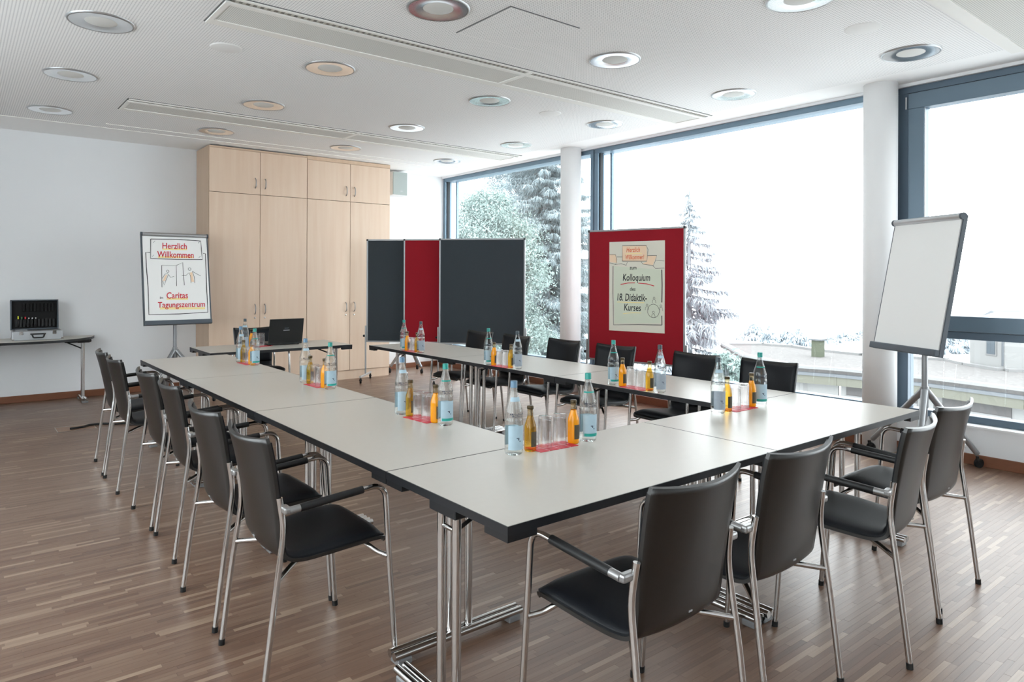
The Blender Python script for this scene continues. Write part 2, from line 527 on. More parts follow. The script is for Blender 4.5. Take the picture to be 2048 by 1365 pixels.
# parquet strips: real pieces with joints; the 300 that show largest are single parts
def make_floor():
    pw, pl, g = 0.024, 0.28, 0.0004
    rng = random.Random(3)
    sy, cy = math.sin(YAW), math.cos(YAW)
    pieces = []
    ny = int((YB-YF)/pw)+1
    for j in range(ny):
        y0 = YF + j*pw
        x = XL - rng.random()*pl
        while x < XW:
            L = pl
            x0, x1 = max(x, XL), min(x+L, XW)
            if x1-x0 > 0.02:
                t = min(1.0, max(0.0, rng.gauss(0.47, 0.20)))
                if rng.random() < 0.08: t = rng.uniform(0.85, 1.0)
                if rng.random() < 0.06: t = rng.uniform(0.05, 0.25)
                pieces.append((x0, x1, y0, min(y0+pw, YB), t, rng.uniform(-0.0004, 0)))
            x += L
    def view(p):
        dx, dy = (p[0]+p[1])/2-CAMX, (p[2]+p[3])/2-CAMY
        d = dx*sy+dy*cy; r = dx*cy-dy*sy
        if d < 0.5: return 0
        u, v = PPX+F_PX*r/d, HOR+F_PX*CAMH/d
        if not (-40 < u < 2090 and v < 1385): return 0
        # keep clear of the strips hidden under the near front tables
        if 0.1 < (p[0]+p[1])/2+0.35*d*0 < 2.7 and 0.9 < (p[2]+p[3])/2 < 1.5: return 0.5/d
        return 1/d
    full = [p for p in pieces if abs(p[1]-p[0]-pl) < 1e-6]
    full.sort(key=view, reverse=True)
    own = set(id(p) for p in full[:300])
    b = MB()
    h = 0.0035
    b.box(0, pl-g, 0, pw-g, -h, 0)
    b.f.pop(0); b.sm.pop(0)
    me = b.mesh('parquet_strip', 'parquet')
    for p in full[:300]:
        o = bpy.data.objects.new('parquet_strip', me)
        COL.objects.link(o)
        o.parent = floor
        o.location = (p[0], p[2], p[5])
        o['tone'] = p[4]
    rest = [p for p in pieces if id(p) not in own]
    mb = MB(); tones = []
    for p in rest:
        n0 = len(mb.f)
        mb.box(p[0], p[1]-g, p[2], p[3]-g, -h, p[5])
        mb.f.pop(n0); mb.sm.pop(n0)
        tones += [p[4]]*(len(mb.f)-n0)
    o = mb.build('parquet_field', 'parquet', floor)
    at = o.data.attributes.new('tone', 'FLOAT', 'FACE')
    at.data.foreach_set('value', tones)
    o['kind'] = 'stuff'
make_floor()

# windows
def window(n, y0, y1, label, casement=False):
    root = empty('window_%d' % n, (GX, 0, 0))
    tag(root, label, 'window', None, 'structure')
    x0, x1 = -0.05, 0.07
    z0, z1 = 0.298, 3.035
    ft = 0.055
    B = lambda name, *a, m=('frame_dark' if casement else 'frame_metal'): MB().rbox(*a, r=0.003, seg=1).build(name, m, root)
    B('frame_head', x0, x1, y0, y1, z1-ft, z1)
    B('frame_sill', x0, x1, y0, y1, z0, z0+ft)
    if not casement:
        B('frame_jamb', x0, x1, y1-0.06, y1, z0+ft, z1-ft)
        B('frame_jamb', x0, x1, y0, y0+0.05, z0+ft, z1-ft)
        for ya, yb in ((y1-0.075, y1-0.06), (y0+0.05, y0+0.062)):
            MB().box(-0.02, 0.03, ya, yb, z0+ft, z1-ft).build('gasket', 'gasket', root)
        MB().rbox(0.13, 0.17, y1-0.13, y1-0.095, z0, z1, 0.003, 1).build('blind_guide', 'frame_metal', root)
        MB().rbox(0.10, 0.20, y0, y1, z1-0.045, z1-0.01, 0.003, 1).build('blind_box', 'frame_metal', root)
        MB().box(0.004, 0.012, y0+0.05, y1-0.06, z0+ft, z1-ft).build('pane', 'window_glass', root)
    else:
        B('frame_jamb', x0, x1, y1-0.085, y1, z0+ft, z1-ft)
        B('frame_jamb', x0, x1, y0, y0+0.085, z0+ft, z1-ft)
        B('transom', x0, x1, y0+0.085, y1-0.085, 0.951, 1.01)
        ya, yb = y0+0.09, y1-0.09
        za, zb = 1.014, z1-ft-0.008
        sw = 0.12
        m = 'frame_metal'
        s = -0.075
        B('sash_rail', s, 0.05, ya, yb, zb-sw-0.01, zb, m='frame_sash')
        B('sash_rail', s, 0.05, ya, yb, za, za+sw, m='frame_sash')
        B('sash_stile', s, 0.05, yb-sw, yb, za+sw, zb-sw-0.01, m='frame_sash')
        B('sash_stile', s, 0.05, ya, ya+sw, za+sw, zb-sw-0.01, m='frame_sash')
        MB().box(-0.052, -0.04, y1-0.0905, y1-0.0845, 1.02, z1-ft).build('gasket', 'gasket', root)
        MB().box(-0.052, -0.04, y0+0.09, y1-0.09, z1-ft-0.008, z1-ft).build('gasket', 'gasket', root)
        MB().box(-0.062, -0.058, yb-sw-0.004, yb-sw, za+sw, zb-sw).build('glazing_bead', 'alu', root)
        MB().tube([(-0.085, yb+0.012, zb-0.03), (-0.085, yb+0.012, zb-0.13)], 0.007, 8).build('hinge', 'alu', root)
        MB().box(0.0, 0.008, ya+sw, yb-sw, za+sw, zb-sw-0.01).build('pane', 'window_glass', root)
        MB().box(0.0, 0.008, y0+0.085, y1-0.085, z0+ft, 0.951).build('pane', 'window_glass', root)
    return root
window(1, 4.60, YB, 'large fixed window beside the back wall with a frosty tree behind')
window(2, 1.22, 4.58, 'large fixed window between the two white columns with a spruce behind')
window(3, -0.62, 1.02, 'grey casement window right of the near column above the low wall', True)
window(4, -3.95, -0.85, 'large fixed window beyond the right edge of the view')

for cx_, cy_, lab in ((4.88, 1.097, 'thick white round column beside the casement window'), (4.88, 4.845, 'slender white round column in front of the far window')):
    o = MB().lathe([(0.13, 0), (0.13, ZC)], 48, (0,0,0), cap=True).build('column', 'column_plaster', None, (cx_, cy_, 0))
    tag(o, lab, 'column', None, 'structure')

# ------------------------------------------------------------------ ceiling fittings
def make_lamp():
    r = empty('ceiling_light')
    tag(r, None, 'ceiling light', 'round recessed ceiling lights')
    MB().lathe([(0.178,-0.004), (0.183,-0.012), (0.19,-0.010), (0.194,0.0)], 40).build('rim', 'alu', r)
    MB().lathe([(0.180,-0.010), (0.15,-0.009), (0.12,-0.006), (0.092,-0.002)], 40).build('reflector_ring', 'reflector', r)
    MB().lathe([(0.0,-0.0065), (0.085,-0.006), (0.095,-0.001)], 40).build('diffuser', 'lamp_disc', r)
    return r
lamp = make_lamp()
LX = [-0.48, 1.082, 2.645, 4.18]
LY = [0.59, 2.045, 3.597, 5.088, 6.61]
colw = ['left', 'second', 'third', 'window-side']
roww = ['nearest', 'second', 'third', 'fourth', 'farthest']
first = True
for i, x in enumerate(LX):
    for j, y in enumerate(LY):
        dx, dy = x-CAMX, y-CAMY
        d = dx*math.sin(YAW)+dy*math.cos(YAW); r_ = dx*math.cos(YAW)-dy*math.sin(YAW)
        u, v = PPX+F_PX*r_/d, HOR-F_PX*(ZC-CAMH)/d
        if u < -80 or u > 2120 or v < -60: continue
        vis = [b for b in range(5)]
        place(lamp, first, (x, y, ZC), 0, 'round recessed ceiling light, %s column from the left, %s row from the cupboard wall' % (['first','second','third','fourth'][i], ['fifth','fourth','third','second','first'][j]))
        first = False
spk = MB().lathe([(0.0,-0.006), (0.10,-0.006), (0.108,-0.003), (0.11,0.0)], 32).build('ceiling_speaker', 'ceiling_white')
tag(spk, None, 'loudspeaker', 'round ceiling loudspeakers')
for k, (x, y, lab) in enumerate(((0.30, 3.61, 'small pale round ceiling speaker near the left end of the middle vent'), (3.41, 0.58, 'small pale round ceiling speaker nearest the casement window'), (3.41, 3.61, 'small pale round ceiling speaker between the two long air vents'))):
    place(spk, k == 0, (x, y, ZC), 0, lab)

def vent(y0, label):
    y1 = y0+0.505
    xa, xb, xm = 0.035, 4.712, 2.35
    r = empty('ceiling_vent', (0, 0, ZC)); tag(r, label, 'air vent', 'long ceiling air vents')
    MB().box(xa-0.008, xb+0.008, y0-0.006, y1+0.006, -0.004, 0.0).build('shadow_gap_strip', 'gap_shade', r)  # solid strip coloured as the shaded gap round the vent
    MB().box(xa, xb, y0, y0+0.022, -0.012, -0.002).build('edge_rail', 'vent_white', r)
    MB().box(xa, xb, y0+0.072, y0+0.112, -0.016, -0.002).build('middle_rail', 'vent_white', r)
    MB().box(xa, xb, y1-0.085, y1, -0.014, -0.002).build('edge_rail', 'vent_white', r)
    MB().box(xa, xa+0.03, y0+0.112, y1-0.085, -0.014, -0.002).build('end_rail', 'vent_white', r)
    MB().box(xb-0.03, xb, y0+0.112, y1-0.085, -0.014, -0.002).build('end_rail', 'vent_white', r)
    MB().box(xm-0.02, xm+0.02, y0+0.022, y1-0.085, -0.015, -0.002).build('joint_strip', 'vent_white', r)
    for a, b in ((xa+0.03, xm-0.02), (xm+0.02, xb-0.03)):
        MB().box(a, b, y0+0.112, y1-0.085, -0.008, -0.002).build('perforated_sheet', 'vent_sheet', r)
        MB().box(a, b, y0+0.022, y0+0.072, -0.006, -0.003).build('slot', 'slot_dark', r)
        mb = MB()
        x = a+0.02
        while x < b-0.01:
            mb.box(x, x+0.016, y0+0.03, y0+0.064, -0.010, -0.006); x += 0.042
        o = mb.build('vane_row', 'vane', r); o['kind'] = 'stuff'
vent(2.645, 'long white ceiling air vent over the middle of the tables')
vent(5.622, 'long white ceiling air vent near the cupboards')
vent(-0.378, 'long white ceiling air vent cut by the top right corner')

h = empty('access_panel', (1.397, 1.735, ZC)); tag(h, 'square white access panel in the ceiling between two lights', 'access panel')
MB().box(0.008, 0.575, 0.008, 0.575, -0.003, -0.001).build('panel', 'ceiling_board', h)
MB().box(0, 0.008, 0, 0.58, -0.004, 0).build('gap', 'gap_shade', h)  # thin strips painted as the shade along two panel edges
MB().box(0.008, 0.58, 0, 0.008, -0.004, 0).build('gap', 'gap_shade', h)
t = MB().box(0.05, 4.6, 6.96, 6.972, -0.006, 0).build('trim_1', 'vent_white', None, (0,0,ZC)); tag(t, 'thin line in the ceiling in front of the cupboards', 'trim', None, 'structure')
t = MB().box(XL, 4.6, 7.2, 7.212, -0.005, 0).build('trim_2', 'vent_white', None, (0,0,ZC)); tag(t, 'thin ceiling line nearest the back wall', 'trim', None, 'structure')

# ------------------------------------------------------------------ cupboards
def cupboard(x0, label, top, gaptop):
    W, D = 1.25, 0.57
    yf = 7.42
    r = empty('cupboard', (x0, yf, 0)); tag(r, label, 'cupboard', 'tall beech cupboards on the back wall')
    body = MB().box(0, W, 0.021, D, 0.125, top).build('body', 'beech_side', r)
    MB().box(0.004, W-0.004, 0.0192, 0.021, 0.13, top-0.03).build('gap_shade_board', 'gap_shade_brown', r)  # dark sheet behind the doors, painted as the shade in their gaps
    MB().box(0.0, W, 0.02, D-0.02, 0, 0.122).build('plinth', 'beech', r)
    if gaptop:
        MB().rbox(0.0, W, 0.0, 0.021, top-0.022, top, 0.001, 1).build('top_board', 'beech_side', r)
        MB().box(0.02, W-0.04, -0.001, 0.02, top+0.001, top+0.006).build('top_gap_shade', 'gap_shade', r)  # dark strip painted as the shade between cupboard and ceiling
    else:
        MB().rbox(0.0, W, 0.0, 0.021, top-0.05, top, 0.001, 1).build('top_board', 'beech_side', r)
    zt = top-(0.025 if gaptop else 0.053)
    for k in (0, 1):
        a, b = k*W/2+0.0025, (k+1)*W/2-0.0025
        for z0, z1, hz in ((0.128, 2.472, 1.01), (2.478, zt, 2.62)):
            d = MB().rbox(a, b, 0.0, 0.019, z0, z1, 0.0015, 1).build('door', 'beech', r)
            hx = b-0.06 if k == 0 else a+0.06
            pts = fillet([(hx, 0.0, hz-0.064), (hx, -0.028, hz-0.045), (hx, -0.034, hz), (hx, -0.028, hz+0.045), (hx, 0.0, hz+0.064)], 0.02, 3)
            MB().tube(pts, 0.0065, 8).build('handle', 'clamp_grey', d)
            if z0 < 1:
                MB().lathe([(0.011,0),(0.011,0.004),(0.0,0.004)], 12).build('lock', 'steel', d, (hx, 0.0, hz-0.11), (math.pi/2, 0, 0))
    return r
cupboard(1.228, 'tall beech cupboard on the left, behind the laptop desk', 3.045, True)
cupboard(2.480, 'tall beech cupboard on the right, next to the wall speaker', 3.052, False)

r = empty('wall_speaker', (4.085, YB, 2.85)); tag(r, 'grey box loudspeaker high on the back wall beside the cupboard', 'loudspeaker')
MB().rbox(-0.13, 0.13, -0.24, -0.05, -0.18, 0.18, 0.008).build('cabinet', 'wall_paint', r)
MB().rbox(-0.122, 0.122, -0.252, -0.24, -0.172, 0.172, 0.004).build('grille', 'loudspeaker_grey', r)
MB().box(0.0, 0.04, -0.255, -0.252, -0.12, -0.108).build('badge', 'alu', r)
MB().box(-0.03, 0.03, -0.05, 0.0, -0.05, 0.05).build('wall_bracket', 'alu', r)

# ------------------------------------------------------------------ tables
TH = 0.73
def t_leg(parent, x, L, side, foot_half=0.30):
    """T-shaped leg at one end; side=+1 points inward along +x"""
    leg = MB().rbox(x-0.03, x+0.05 if side > 0 else x+0.03, -0.075, 0.075, TH-0.062, TH-0.0265, 0.004, 1).build('leg', 'black_plastic', parent)
    for yy in (-0.043, 0.043):
        MB().tube([(x, yy, 0.05), (x, yy, TH-0.06)], 0.0155, 16).build('column_tube', 'chrome', leg)
    MB().tube([(x, -0.043, TH-0.11), (x, 0.043, TH-0.11)], 0.008, 10).build('crosspiece', 'chrome', leg)
    for xx in (-0.017, 0.017):
        pts = [(x+xx, -foot_half, 0.038), (x+xx, foot_half, 0.038)]
        MB().tube(pts, 0.0155, 14).build('foot_bar', 'chrome', leg)
    for yy in (-foot_half+0.04, foot_half-0.04):
        MB().rbox(x-0.03, x+0.03, yy-0.03, yy+0.03, 0.0, 0.024, 0.004, 1).build('glide', 'alu_paint', leg)
    MB().tube([(x+side*0.016, 0.0, TH-0.13), (x+side*0.22, 0.0, TH-0.045)], 0.007, 8).build('brace', 'black_plastic', leg)
    return leg

def table_proto():
    L, W = 1.398, 0.698
    r = empty('folding_table'); tag(r, None, 'table', 'folding conference tables set in a ring')
    e = 0.003
    MB().box(-L/2+e, L/2-e, -W/2+e, W/2-e, TH-0.0255, TH).build('table_top', 'laminate', r)
    b = MB()
    b.box(-L/2, L/2, -W/2, -W/2+e, TH-0.027, TH-0.0006); b.box(-L/2, L/2, W/2-e, W/2, TH-0.027, TH-0.0006)
    b.box(-L/2, -L/2+e, -W/2+e, W/2-e, TH-0.027, TH-0.0006); b.box(L/2-e, L/2, -W/2+e, W/2-e, TH-0.027, TH-0.0006)
    b.build('edge_band', 'edge_black', r)
    for sx in (-1, 1):
        for sy in (-1, 1):
            p = MB().prism([(sx*(L/2-0.001), sy*(W/2-0.001)), (sx*(L/2-0.001), sy*(W/2-0.11)), (sx*(L/2-0.035), sy*(W/2-0.11)), (sx*(L/2-0.035), sy*(W/2-0.035)), (sx*(L/2-0.11), sy*(W/2-0.035)), (sx*(L/2-0.11), sy*(W/2-0.001))][::(1 if sx*sy < 0 else -1)], TH-0.047, TH-0.027)
            p.build('bumper', 'black_plastic', r)
        t_leg(r, sx*(L/2-0.038), L, -sx)
    return r
tb = table_proto()
tabs = [((0.7,0.35), 0, 'near left folding table of the front row, closest to the camera'),
        ((2.1,0.35), 0, 'right folding table of the front row, next to the flip chart'),
        ((0.35,1.4), 90, 'nearest folding table of the left row'),
        ((0.35,2.8), 90, 'middle folding table of the left row'),
        ((0.35,4.2), 90, 'farthest folding table of the left row'),
        ((2.45,1.4), 90, 'nearest folding table of the window row'),
        ((2.45,2.8), 90, 'middle folding table of the window row'),
        ((2.45,4.2), 90, 'farthest folding table of the window row, by the dark pinboards'),
        ((1.30,5.42), 0, 'folding table with the laptop in front of the cupboards')]
for k, ((x, y), a, lab) in enumerate(tabs):
    place(tb, k == 0, (x, y, 0), math.radians(a), lab)

def side_table():
    r = empty('side_table', (-0.86, 7.62, 0)); tag(r, 'table with a rounded end along the back wall carrying the silver case', 'table')
    def outline(off):
        p = [(-0.95, -0.30+off), (0.30, -0.30+off)]
        for k in range(1, 13):
            a = -math.pi/2 + math.pi/2*k/12
            p.append((0.30+(0.64-off)*math.cos(a), 0.33+(0.63-off)*math.sin(a)))
        p += [(-0.95, 0.33)]
        return p
    MB().prism(outline(0.003), TH-0.0255, TH).build('table_top', 'laminate', r)
    MB().prism(outline(0.0), TH-0.027, TH-0.0008).build('edge_band', 'edge_black', r)
    MB().rbox(0.62, 0.88, 0.05, 0.30, TH-0.06, TH-0.027, 0.006, 1).build('bumper', 'black_plastic', r)
    leg = MB().rbox(0.74, 0.86, 0.02, 0.20, TH-0.062, TH-0.0275, 0.004, 1).build('leg', 'black_plastic', r)
    for yy in (0.06, 0.146):
        MB().tube([(0.80, yy, 0.05), (0.80, yy, TH-0.06)], 0.0155, 14).build('column_tube', 'chrome', leg)
    for xx in (0.783, 0.817):
        MB().tube([(xx, -0.10, 0.038), (xx, 0.32, 0.038)], 0.0155, 12).build('foot_bar', 'chrome', leg)
    for yy in (-0.07, 0.29):
        MB().rbox(0.77, 0.83, yy-0.03, yy+0.03, 0.0, 0.024, 0.004, 1).build('glide', 'alu_paint', leg)
    MB().tube([(0.785, 0.10, TH-0.13), (0.62, 0.10, TH-0.045)], 0.007, 8).build('brace', 'black_plastic', leg)
    leg2 = MB().rbox(-0.9, -0.8, 0.02, 0.20, TH-0.062, TH-0.0275, 0.004, 1).build('leg', 'black_plastic', r)
    for yy in (0.06, 0.146):
        MB().tube([(-0.85, yy, 0.05), (-0.85, yy, TH-0.06)], 0.0155, 14).build('column_tube', 'chrome', leg2)
    for xx in (-0.867, -0.833):
        MB().tube([(xx, -0.10, 0.038), (xx, 0.32, 0.038)], 0.0155, 12).build('foot_bar', 'chrome', leg2)
    for yy in (-0.07, 0.29):
        MB().rbox(-0.88, -0.82, yy-0.03, yy+0.03, 0.0, 0.024, 0.004, 1).build('glide', 'alu_paint', leg2)
side_table()

# ------------------------------------------------------------------ chairs
def smooth_profile(pts, n):
    P = np.array(pts, float)
    seg = np.r_[0, np.cumsum(np.hypot(*(np.diff(P[:, :2], axis=0).T)))]
    s = np.linspace(0, seg[-1], n)
    out = []
    for t in s:      # catmull-rom
        i = min(np.searchsorted(seg, t, side='right')-1, len(P)-2)
        u = (t-seg[i])/(seg[i+1]-seg[i])
        p0, p1, p2, p3 = P[max(i-1,0)], P[i], P[i+1], P[min(i+2, len(P)-1)]
        out.append(0.5*((2*p1)+(-p0+p2)*u+(2*p0-5*p1+4*p2-p3)*u*u+(-p0+3*p1-3*p2+p3)*u**3))
    return np.array(out)

def sheet(prof, off0, off1, inset, m=14, dome=0.0):
    """prof rows: y, z, half width, curve; solid sheet between two normal offsets"""
    n = len(prof)
    T = np.gradient(prof[:, :2], axis=0)
    T /= np.linalg.norm(T, axis=1)[:, None]
    N = np.c_[T[:, 1], -T[:, 0]]            # towards the sitter
    def pt(i, j, off, ins):
        y, z, w_, c = prof[i]
        a = -1+2*j/m
        x = a*(w_-ins)
        e = 1-abs(a)**6
        endf = min(1, i/1.5, (n-1-i)/1.5) if dome else 1
        o = off + c*a*a - (dome*(1-e*max(endf, 0)) if dome and off > 0.02 else 0)
        return (x, y+N[i, 0]*o, z+N[i, 1]*o)
    v = []; fs = []
    for i in range(n):
        for j in range(m+1): v.append(pt(i, j, off0, inset))
    k = len(v)
    for i in range(n):
        for j in range(m+1): v.append(pt(i, j, off1, inset))
    q = m+1
    for i in range(n-1):
        for j in range(m):
            a = i*q+j
            fs.append((a, a+1, a+q+1, a+q)); fs.append((k+a, k+a+q, k+a+q+1, k+a+1))
    mb = MB().add(v, fs, True)
    side = []
    for i in range(n-1):
        a = i*q; side.append((a, a+q, k+a+q, k+a)); a = i*q+m; side.append((a, k+a, k+a+q, a+q))
    for j in range(m):
        a = j; side.append((a, k+a, k+a+1, a+1)); a = (n-1)*q+j; side.append((a, a+1, k+a+1, k+a))
    mb.f += side; mb.sm += [False]*len(side)
    return mb

CH_PROF = [(0.472,0.424,0.200,0.0),(0.462,0.440,0.212,0.0),(0.42,0.446,0.219,0.0),(0.33,0.440,0.222,0.004),(0.23,0.428,0.215,0.008),(0.15,0.420,0.203,0.010),
           (0.10,0.426,0.194,0.013),(0.070,0.452,0.190,0.017),(0.056,0.50,0.192,0.022),(0.042,0.58,0.196,0.028),(0.024,0.67,0.200,0.034),(0.002,0.77,0.204,0.040),(-0.018,0.845,0.206,0.044),(-0.023,0.862,0.203,0.045)]
def make_chair():
    r = empty('conference_chair'); tag(r, None, 'chair', 'black stacking armchairs around the tables')
    pr = smooth_profile(CH_PROF, 44)
    sheet(pr, -0.006, 0.006, 0.0).build('shell', 'shell_black', r)
    n = len(pr)
    # seat pad ends where the back starts
    ks = int(np.argmin(np.abs(pr[:, 0]-0.09) + (pr[:, 1] > 0.5)))
    sheet(pr[1:ks+5], 0.0055, 0.036, 0.006, dome=0.024).build('seat_pad', 'pad_black', r)
    sheet(pr[ks+4:n-1], 0.0055, 0.030, 0.005, dome=0.018).build('back_pad', 'pad_black', r)
    for s in (-1, 1):
        pts = fillet([(s*0.264,0.482,0.018),(s*0.259,0.455,0.42),(s*0.257,0.440,0.660),(s*0.254,0.095,0.632)], 0.06, 8)
        leg = MB().tube(pts, 0.0105, 12).build('leg', 'chrome', r)
        MB().tube([(s*0.2645,0.4835,0.0),(s*0.264,0.482,0.022)], 0.0122, 10).build('foot_cap', 'rubber', leg)
        MB().tube([(s*0.2562,0.350,0.6527),(s*0.2545,0.115,0.6337)], 0.0138, 12).build('armrest', 'sleeve_black', r)
        pts = fillet([(s*0.231,0.0,0.018),(s*0.230,0.035,0.30),(s*0.222,0.072,0.560),(s*0.214,0.058,0.668)], 0.05, 5)
        leg = MB().tube(pts, 0.0105, 12).build('leg', 'chrome', r)
        MB().tube([(s*0.231,-0.001,0.0),(s*0.231,0.0,0.022)], 0.0122, 10).build('foot_cap', 'rubber', leg)
        MB().rbox(min(s*0.206,s*0.262), max(s*0.206,s*0.262), 0.060, 0.086, 0.619, 0.643, 0.007, 2).build('clamp', 'clamp_grey', r)
        MB().tube([(s*0.2545,0.118,0.634),(s*0.2538,0.078,0.631)], 0.0128, 12).build('sleeve_end', 'clamp_grey', r)
    MB().tube(fillet([(-0.229,0.046,0.390),(-0.15,0.13,0.403),(-0.10,0.19,0.407),(0.10,0.19,0.407),(0.15,0.13,0.403),(0.229,0.046,0.390)], 0.04, 4), 0.0095, 10).build('crossbar', 'chrome', r)
    MB().tube(fillet([(-0.259,0.452,0.388),(-0.215,0.43,0.395),(-0.18,0.40,0.424),(0.18,0.40,0.424),(0.215,0.43,0.395),(0.259,0.452,0.388)], 0.03, 4), 0.0095, 10).build('crossbar', 'chrome', r)
    MB().box(-0.008, 0.008, 0.0495, 0.051, 0.478, 0.483).build('maker_mark', 'logo_grey', r, (0,-0.0065,0))
    return r
ch = make_chair()
ordn = ['nearest to the camera', 'second from the camera', 'third from the camera', 'fourth from the camera', 'fifth from the camera', 'farthest from the camera']
YC = [1.045, 1.62, 2.44, 3.0, 3.845, 4.395]
first = True
for k, y in enumerate(YC):
    jig = [0, 1.0, -1.5, 1.0, 0.5, -2.0][k]
    place(ch, first, ([-0.395,-0.392,-0.345,-0.345,-0.374,-0.365][k], y, 0), math.radians(-90+jig), 'black armchair on the left side of the tables, ' + ordn[k]); first = False
YR = [1.05, 1.62, 2.41, 3.05, 3.665, 4.26]
for k, y in enumerate(YR):
    place(ch, False, ([3.12,3.10,3.09,3.11,3.06,3.06][k], y, 0), math.radians(90+[1,-2,3,0,-2,2][k]), 'black armchair on the window side of the tables, ' + ordn[k])
for k, (x, y, a) in enumerate(((0.43,-0.34,0), (1.005,-0.335,0), (1.757,-0.415,8), (2.315,-0.348,0))):
    place(ch, False, (x, y, 0), math.radians(a), 'black armchair along the front table edge, ' + ['nearest to the camera', 'second from the camera', 'third from the camera', 'farthest, beside the flip chart'][k])
place(ch, False, (1.34, 6.17, 0), math.radians(178), 'black armchair behind the laptop desk, facing the camera')

# ------------------------------------------------------------------ flip charts and pinboards
def bez_text(txt, width, height, x0, z0, shear=0.0):
    cu = bpy.data.curves.new('t', 'FONT')
    cu.body = txt; cu.size = 1.0; cu.resolution_u = 3
    cu.offset = 0.012
    ob = bpy.data.objects.new('t', cu); COL.objects.link(ob)
    dg = bpy.context.evaluated_depsgraph_get()
    me = bpy.data.meshes.new_from_object(ob.evaluated_get(dg))
    bpy.data.objects.remove(ob, do_unlink=True)
    co = np.zeros(len(me.vertices)*3); me.vertices.foreach_get('co', co); co = co.reshape(-1, 3)
    w_ = co[:, 0].max()-co[:, 0].min()
    sx = width/w_; sz = height/0.70
    x = (co[:, 0]-co[:, 0].min())*sx + co[:, 1]*sz*shear + x0
    z = co[:, 1]*sz + z0
    new = np.c_[x, np.zeros(len(x)), z]
    me.vertices.foreach_set('co', new.ravel())
    me.materials.clear()
    me.update()
    return me

def put_text(parent, txt, width, height, x0, z0, m, y=-0.0012, shear=0.05):
    me = bez_text(txt, width, height, x0, z0, shear)
    me.materials.append(MATS[m])
    o = bpy.data.objects.new('lettering', me); COL.objects.link(o)
    o.parent = parent; o.location = (0, y, 0)
    return o

def strokes(parent, name, lines, m, y=-0.001):
    """lines: list of (points [(x,z)...], width)"""
    mb = MB()
    for pts, wd in lines:
        P = [Vector((p[0], p[1])) for p in pts]
        L = []; R = []
        for i, p in enumerate(P):
            t = (P[min(i+1, len(P)-1)]-P[max(i-1, 0)])
            t = t.normalized() if t.length > 0 else Vector((1, 0))
            nn = Vector((-t.y, t.x))*wd/2
            L.append((p.x+nn.x, 0, p.y+nn.y)); R.append((p.x-nn.x, 0, p.y-nn.y))
        k = len(P)
        mb.add(L+R, [(i, i+1, k+i+1, k+i) for i in range(k-1)])
    return mb.build(name, m, parent, (0, y, 0))

def patch(parent, name, poly, m, y=-0.0006):
    return MB().add([(a, 0, b) for a, b in poly], [tuple(range(len(poly)))]).build(name, m, parent, (0, y, 0))

def arc(cx, cz, r, a0=0, a1=360, n=16, sz=1.0):
    return [(cx+r*math.cos(math.radians(a0+(a1-a0)*k/n)), cz+r*sz*math.sin(math.radians(a0+(a1-a0)*k/n))) for k in range(n+1)]

def caster(parent, x, y, r=0.03, rz=0.0):
    c = MB().tube([(-0.011,0,r), (0.011,0,r)], r, 18).build('caster', 'rubber', parent, (x, y, 0), (0,0,rz))
    MB().tube([(0.0,-0.012,r*1.6), (0.0,-0.014,r*2.5)], 0.012, 10).build('caster_fork', 'black_plastic', c)
    MB().rbox(-0.017, 0.017, -0.022, 0.014, r*1.2, r*1.95, 0.005, 1).build('caster_hood', 'black_plastic', c)
    return c

def flip_chart(loc, rz, label, tips, tilt=11.0, top=1.915, W=0.70, Hb=1.05, cr=0.03, hub_z=0.585):
    """front faces local -y; tips = local xy of the caster ends"""
    r = empty('flip_chart', loc, rz); tag(r, label, 'flip chart', 'flip charts on castors')
    t = math.radians(tilt)
    zb = top - Hb*math.cos(t)
    yb = -0.05 - Hb*math.sin(t)*0.5
    org = (0, yb-0.02, zb); rot = (-t, 0, 0)
    P = lambda mb, name, m: mb.build(name, m, r, org, rot)
    P(MB().rbox(-W/2, W/2, 0.0, 0.022, 0.0, Hb, 0.004, 1), 'board', 'alu_paint')
    P(MB().rbox(-W/2-0.004, -W/2+0.008, -0.008, 0.026, 0.0, Hb-0.01, 0.002, 1), 'side_rail', 'grey_plastic')
    P(MB().rbox(W/2-0.008, W/2+0.004, -0.008, 0.026, 0.0, Hb-0.01, 0.002, 1), 'side_rail', 'grey_plastic')
    P(MB().tube([(-W/2+0.012, -0.012, Hb-0.022), (W/2-0.012, -0.012, Hb-0.022)], 0.024, 16), 'clamp_bar', 'alu')
    for s in (-1, 1):
        P(MB().tube([(s*(W/2-0.012), -0.012, Hb-0.022), (s*(W/2+0.006), -0.012, Hb-0.022)], 0.0255, 16), 'bar_end', 'grey_plastic')
    P(MB().rbox(-W/2, W/2, -0.045, 0.0, 0.0, 0.05, 0.006, 2), 'pen_tray', 'grey_plastic')
    pad = P(MB().box(-W/2+0.012, W/2-0.012, -0.012, -0.001, 0.05, Hb-0.035), 'paper_pad', 'paper')
    MB().tube([(0, 0.0, 0.30), (0, 0.0, 1.35)], 0.021, 16).build('pole', 'alu_paint', r)
    MB().tube([(0, 0.0, hub_z-0.13), (0, 0.0, hub_z+0.03)], 0.027, 16).build('hub', 'alu_paint', r)
    MB().rbox(-0.03, 0.03, -0.058, 0.0, 1.28, 1.34, 0.005, 1).build('board_holder', 'grey_plastic', r)
    for (x, y) in tips:
        d = Vector((x, y)).normalized()
        a = (d.x*0.015, d.y*0.015, hub_z)
        leg = MB().tube([a, (x*0.97, y*0.97, cr*2+0.035)], [0.024, 0.02], 10).build('leg', 'alu_paint', r)
        caster(leg, x, y, cr, random.uniform(-0.8, 0.8))
    return r, pad, W, Hb

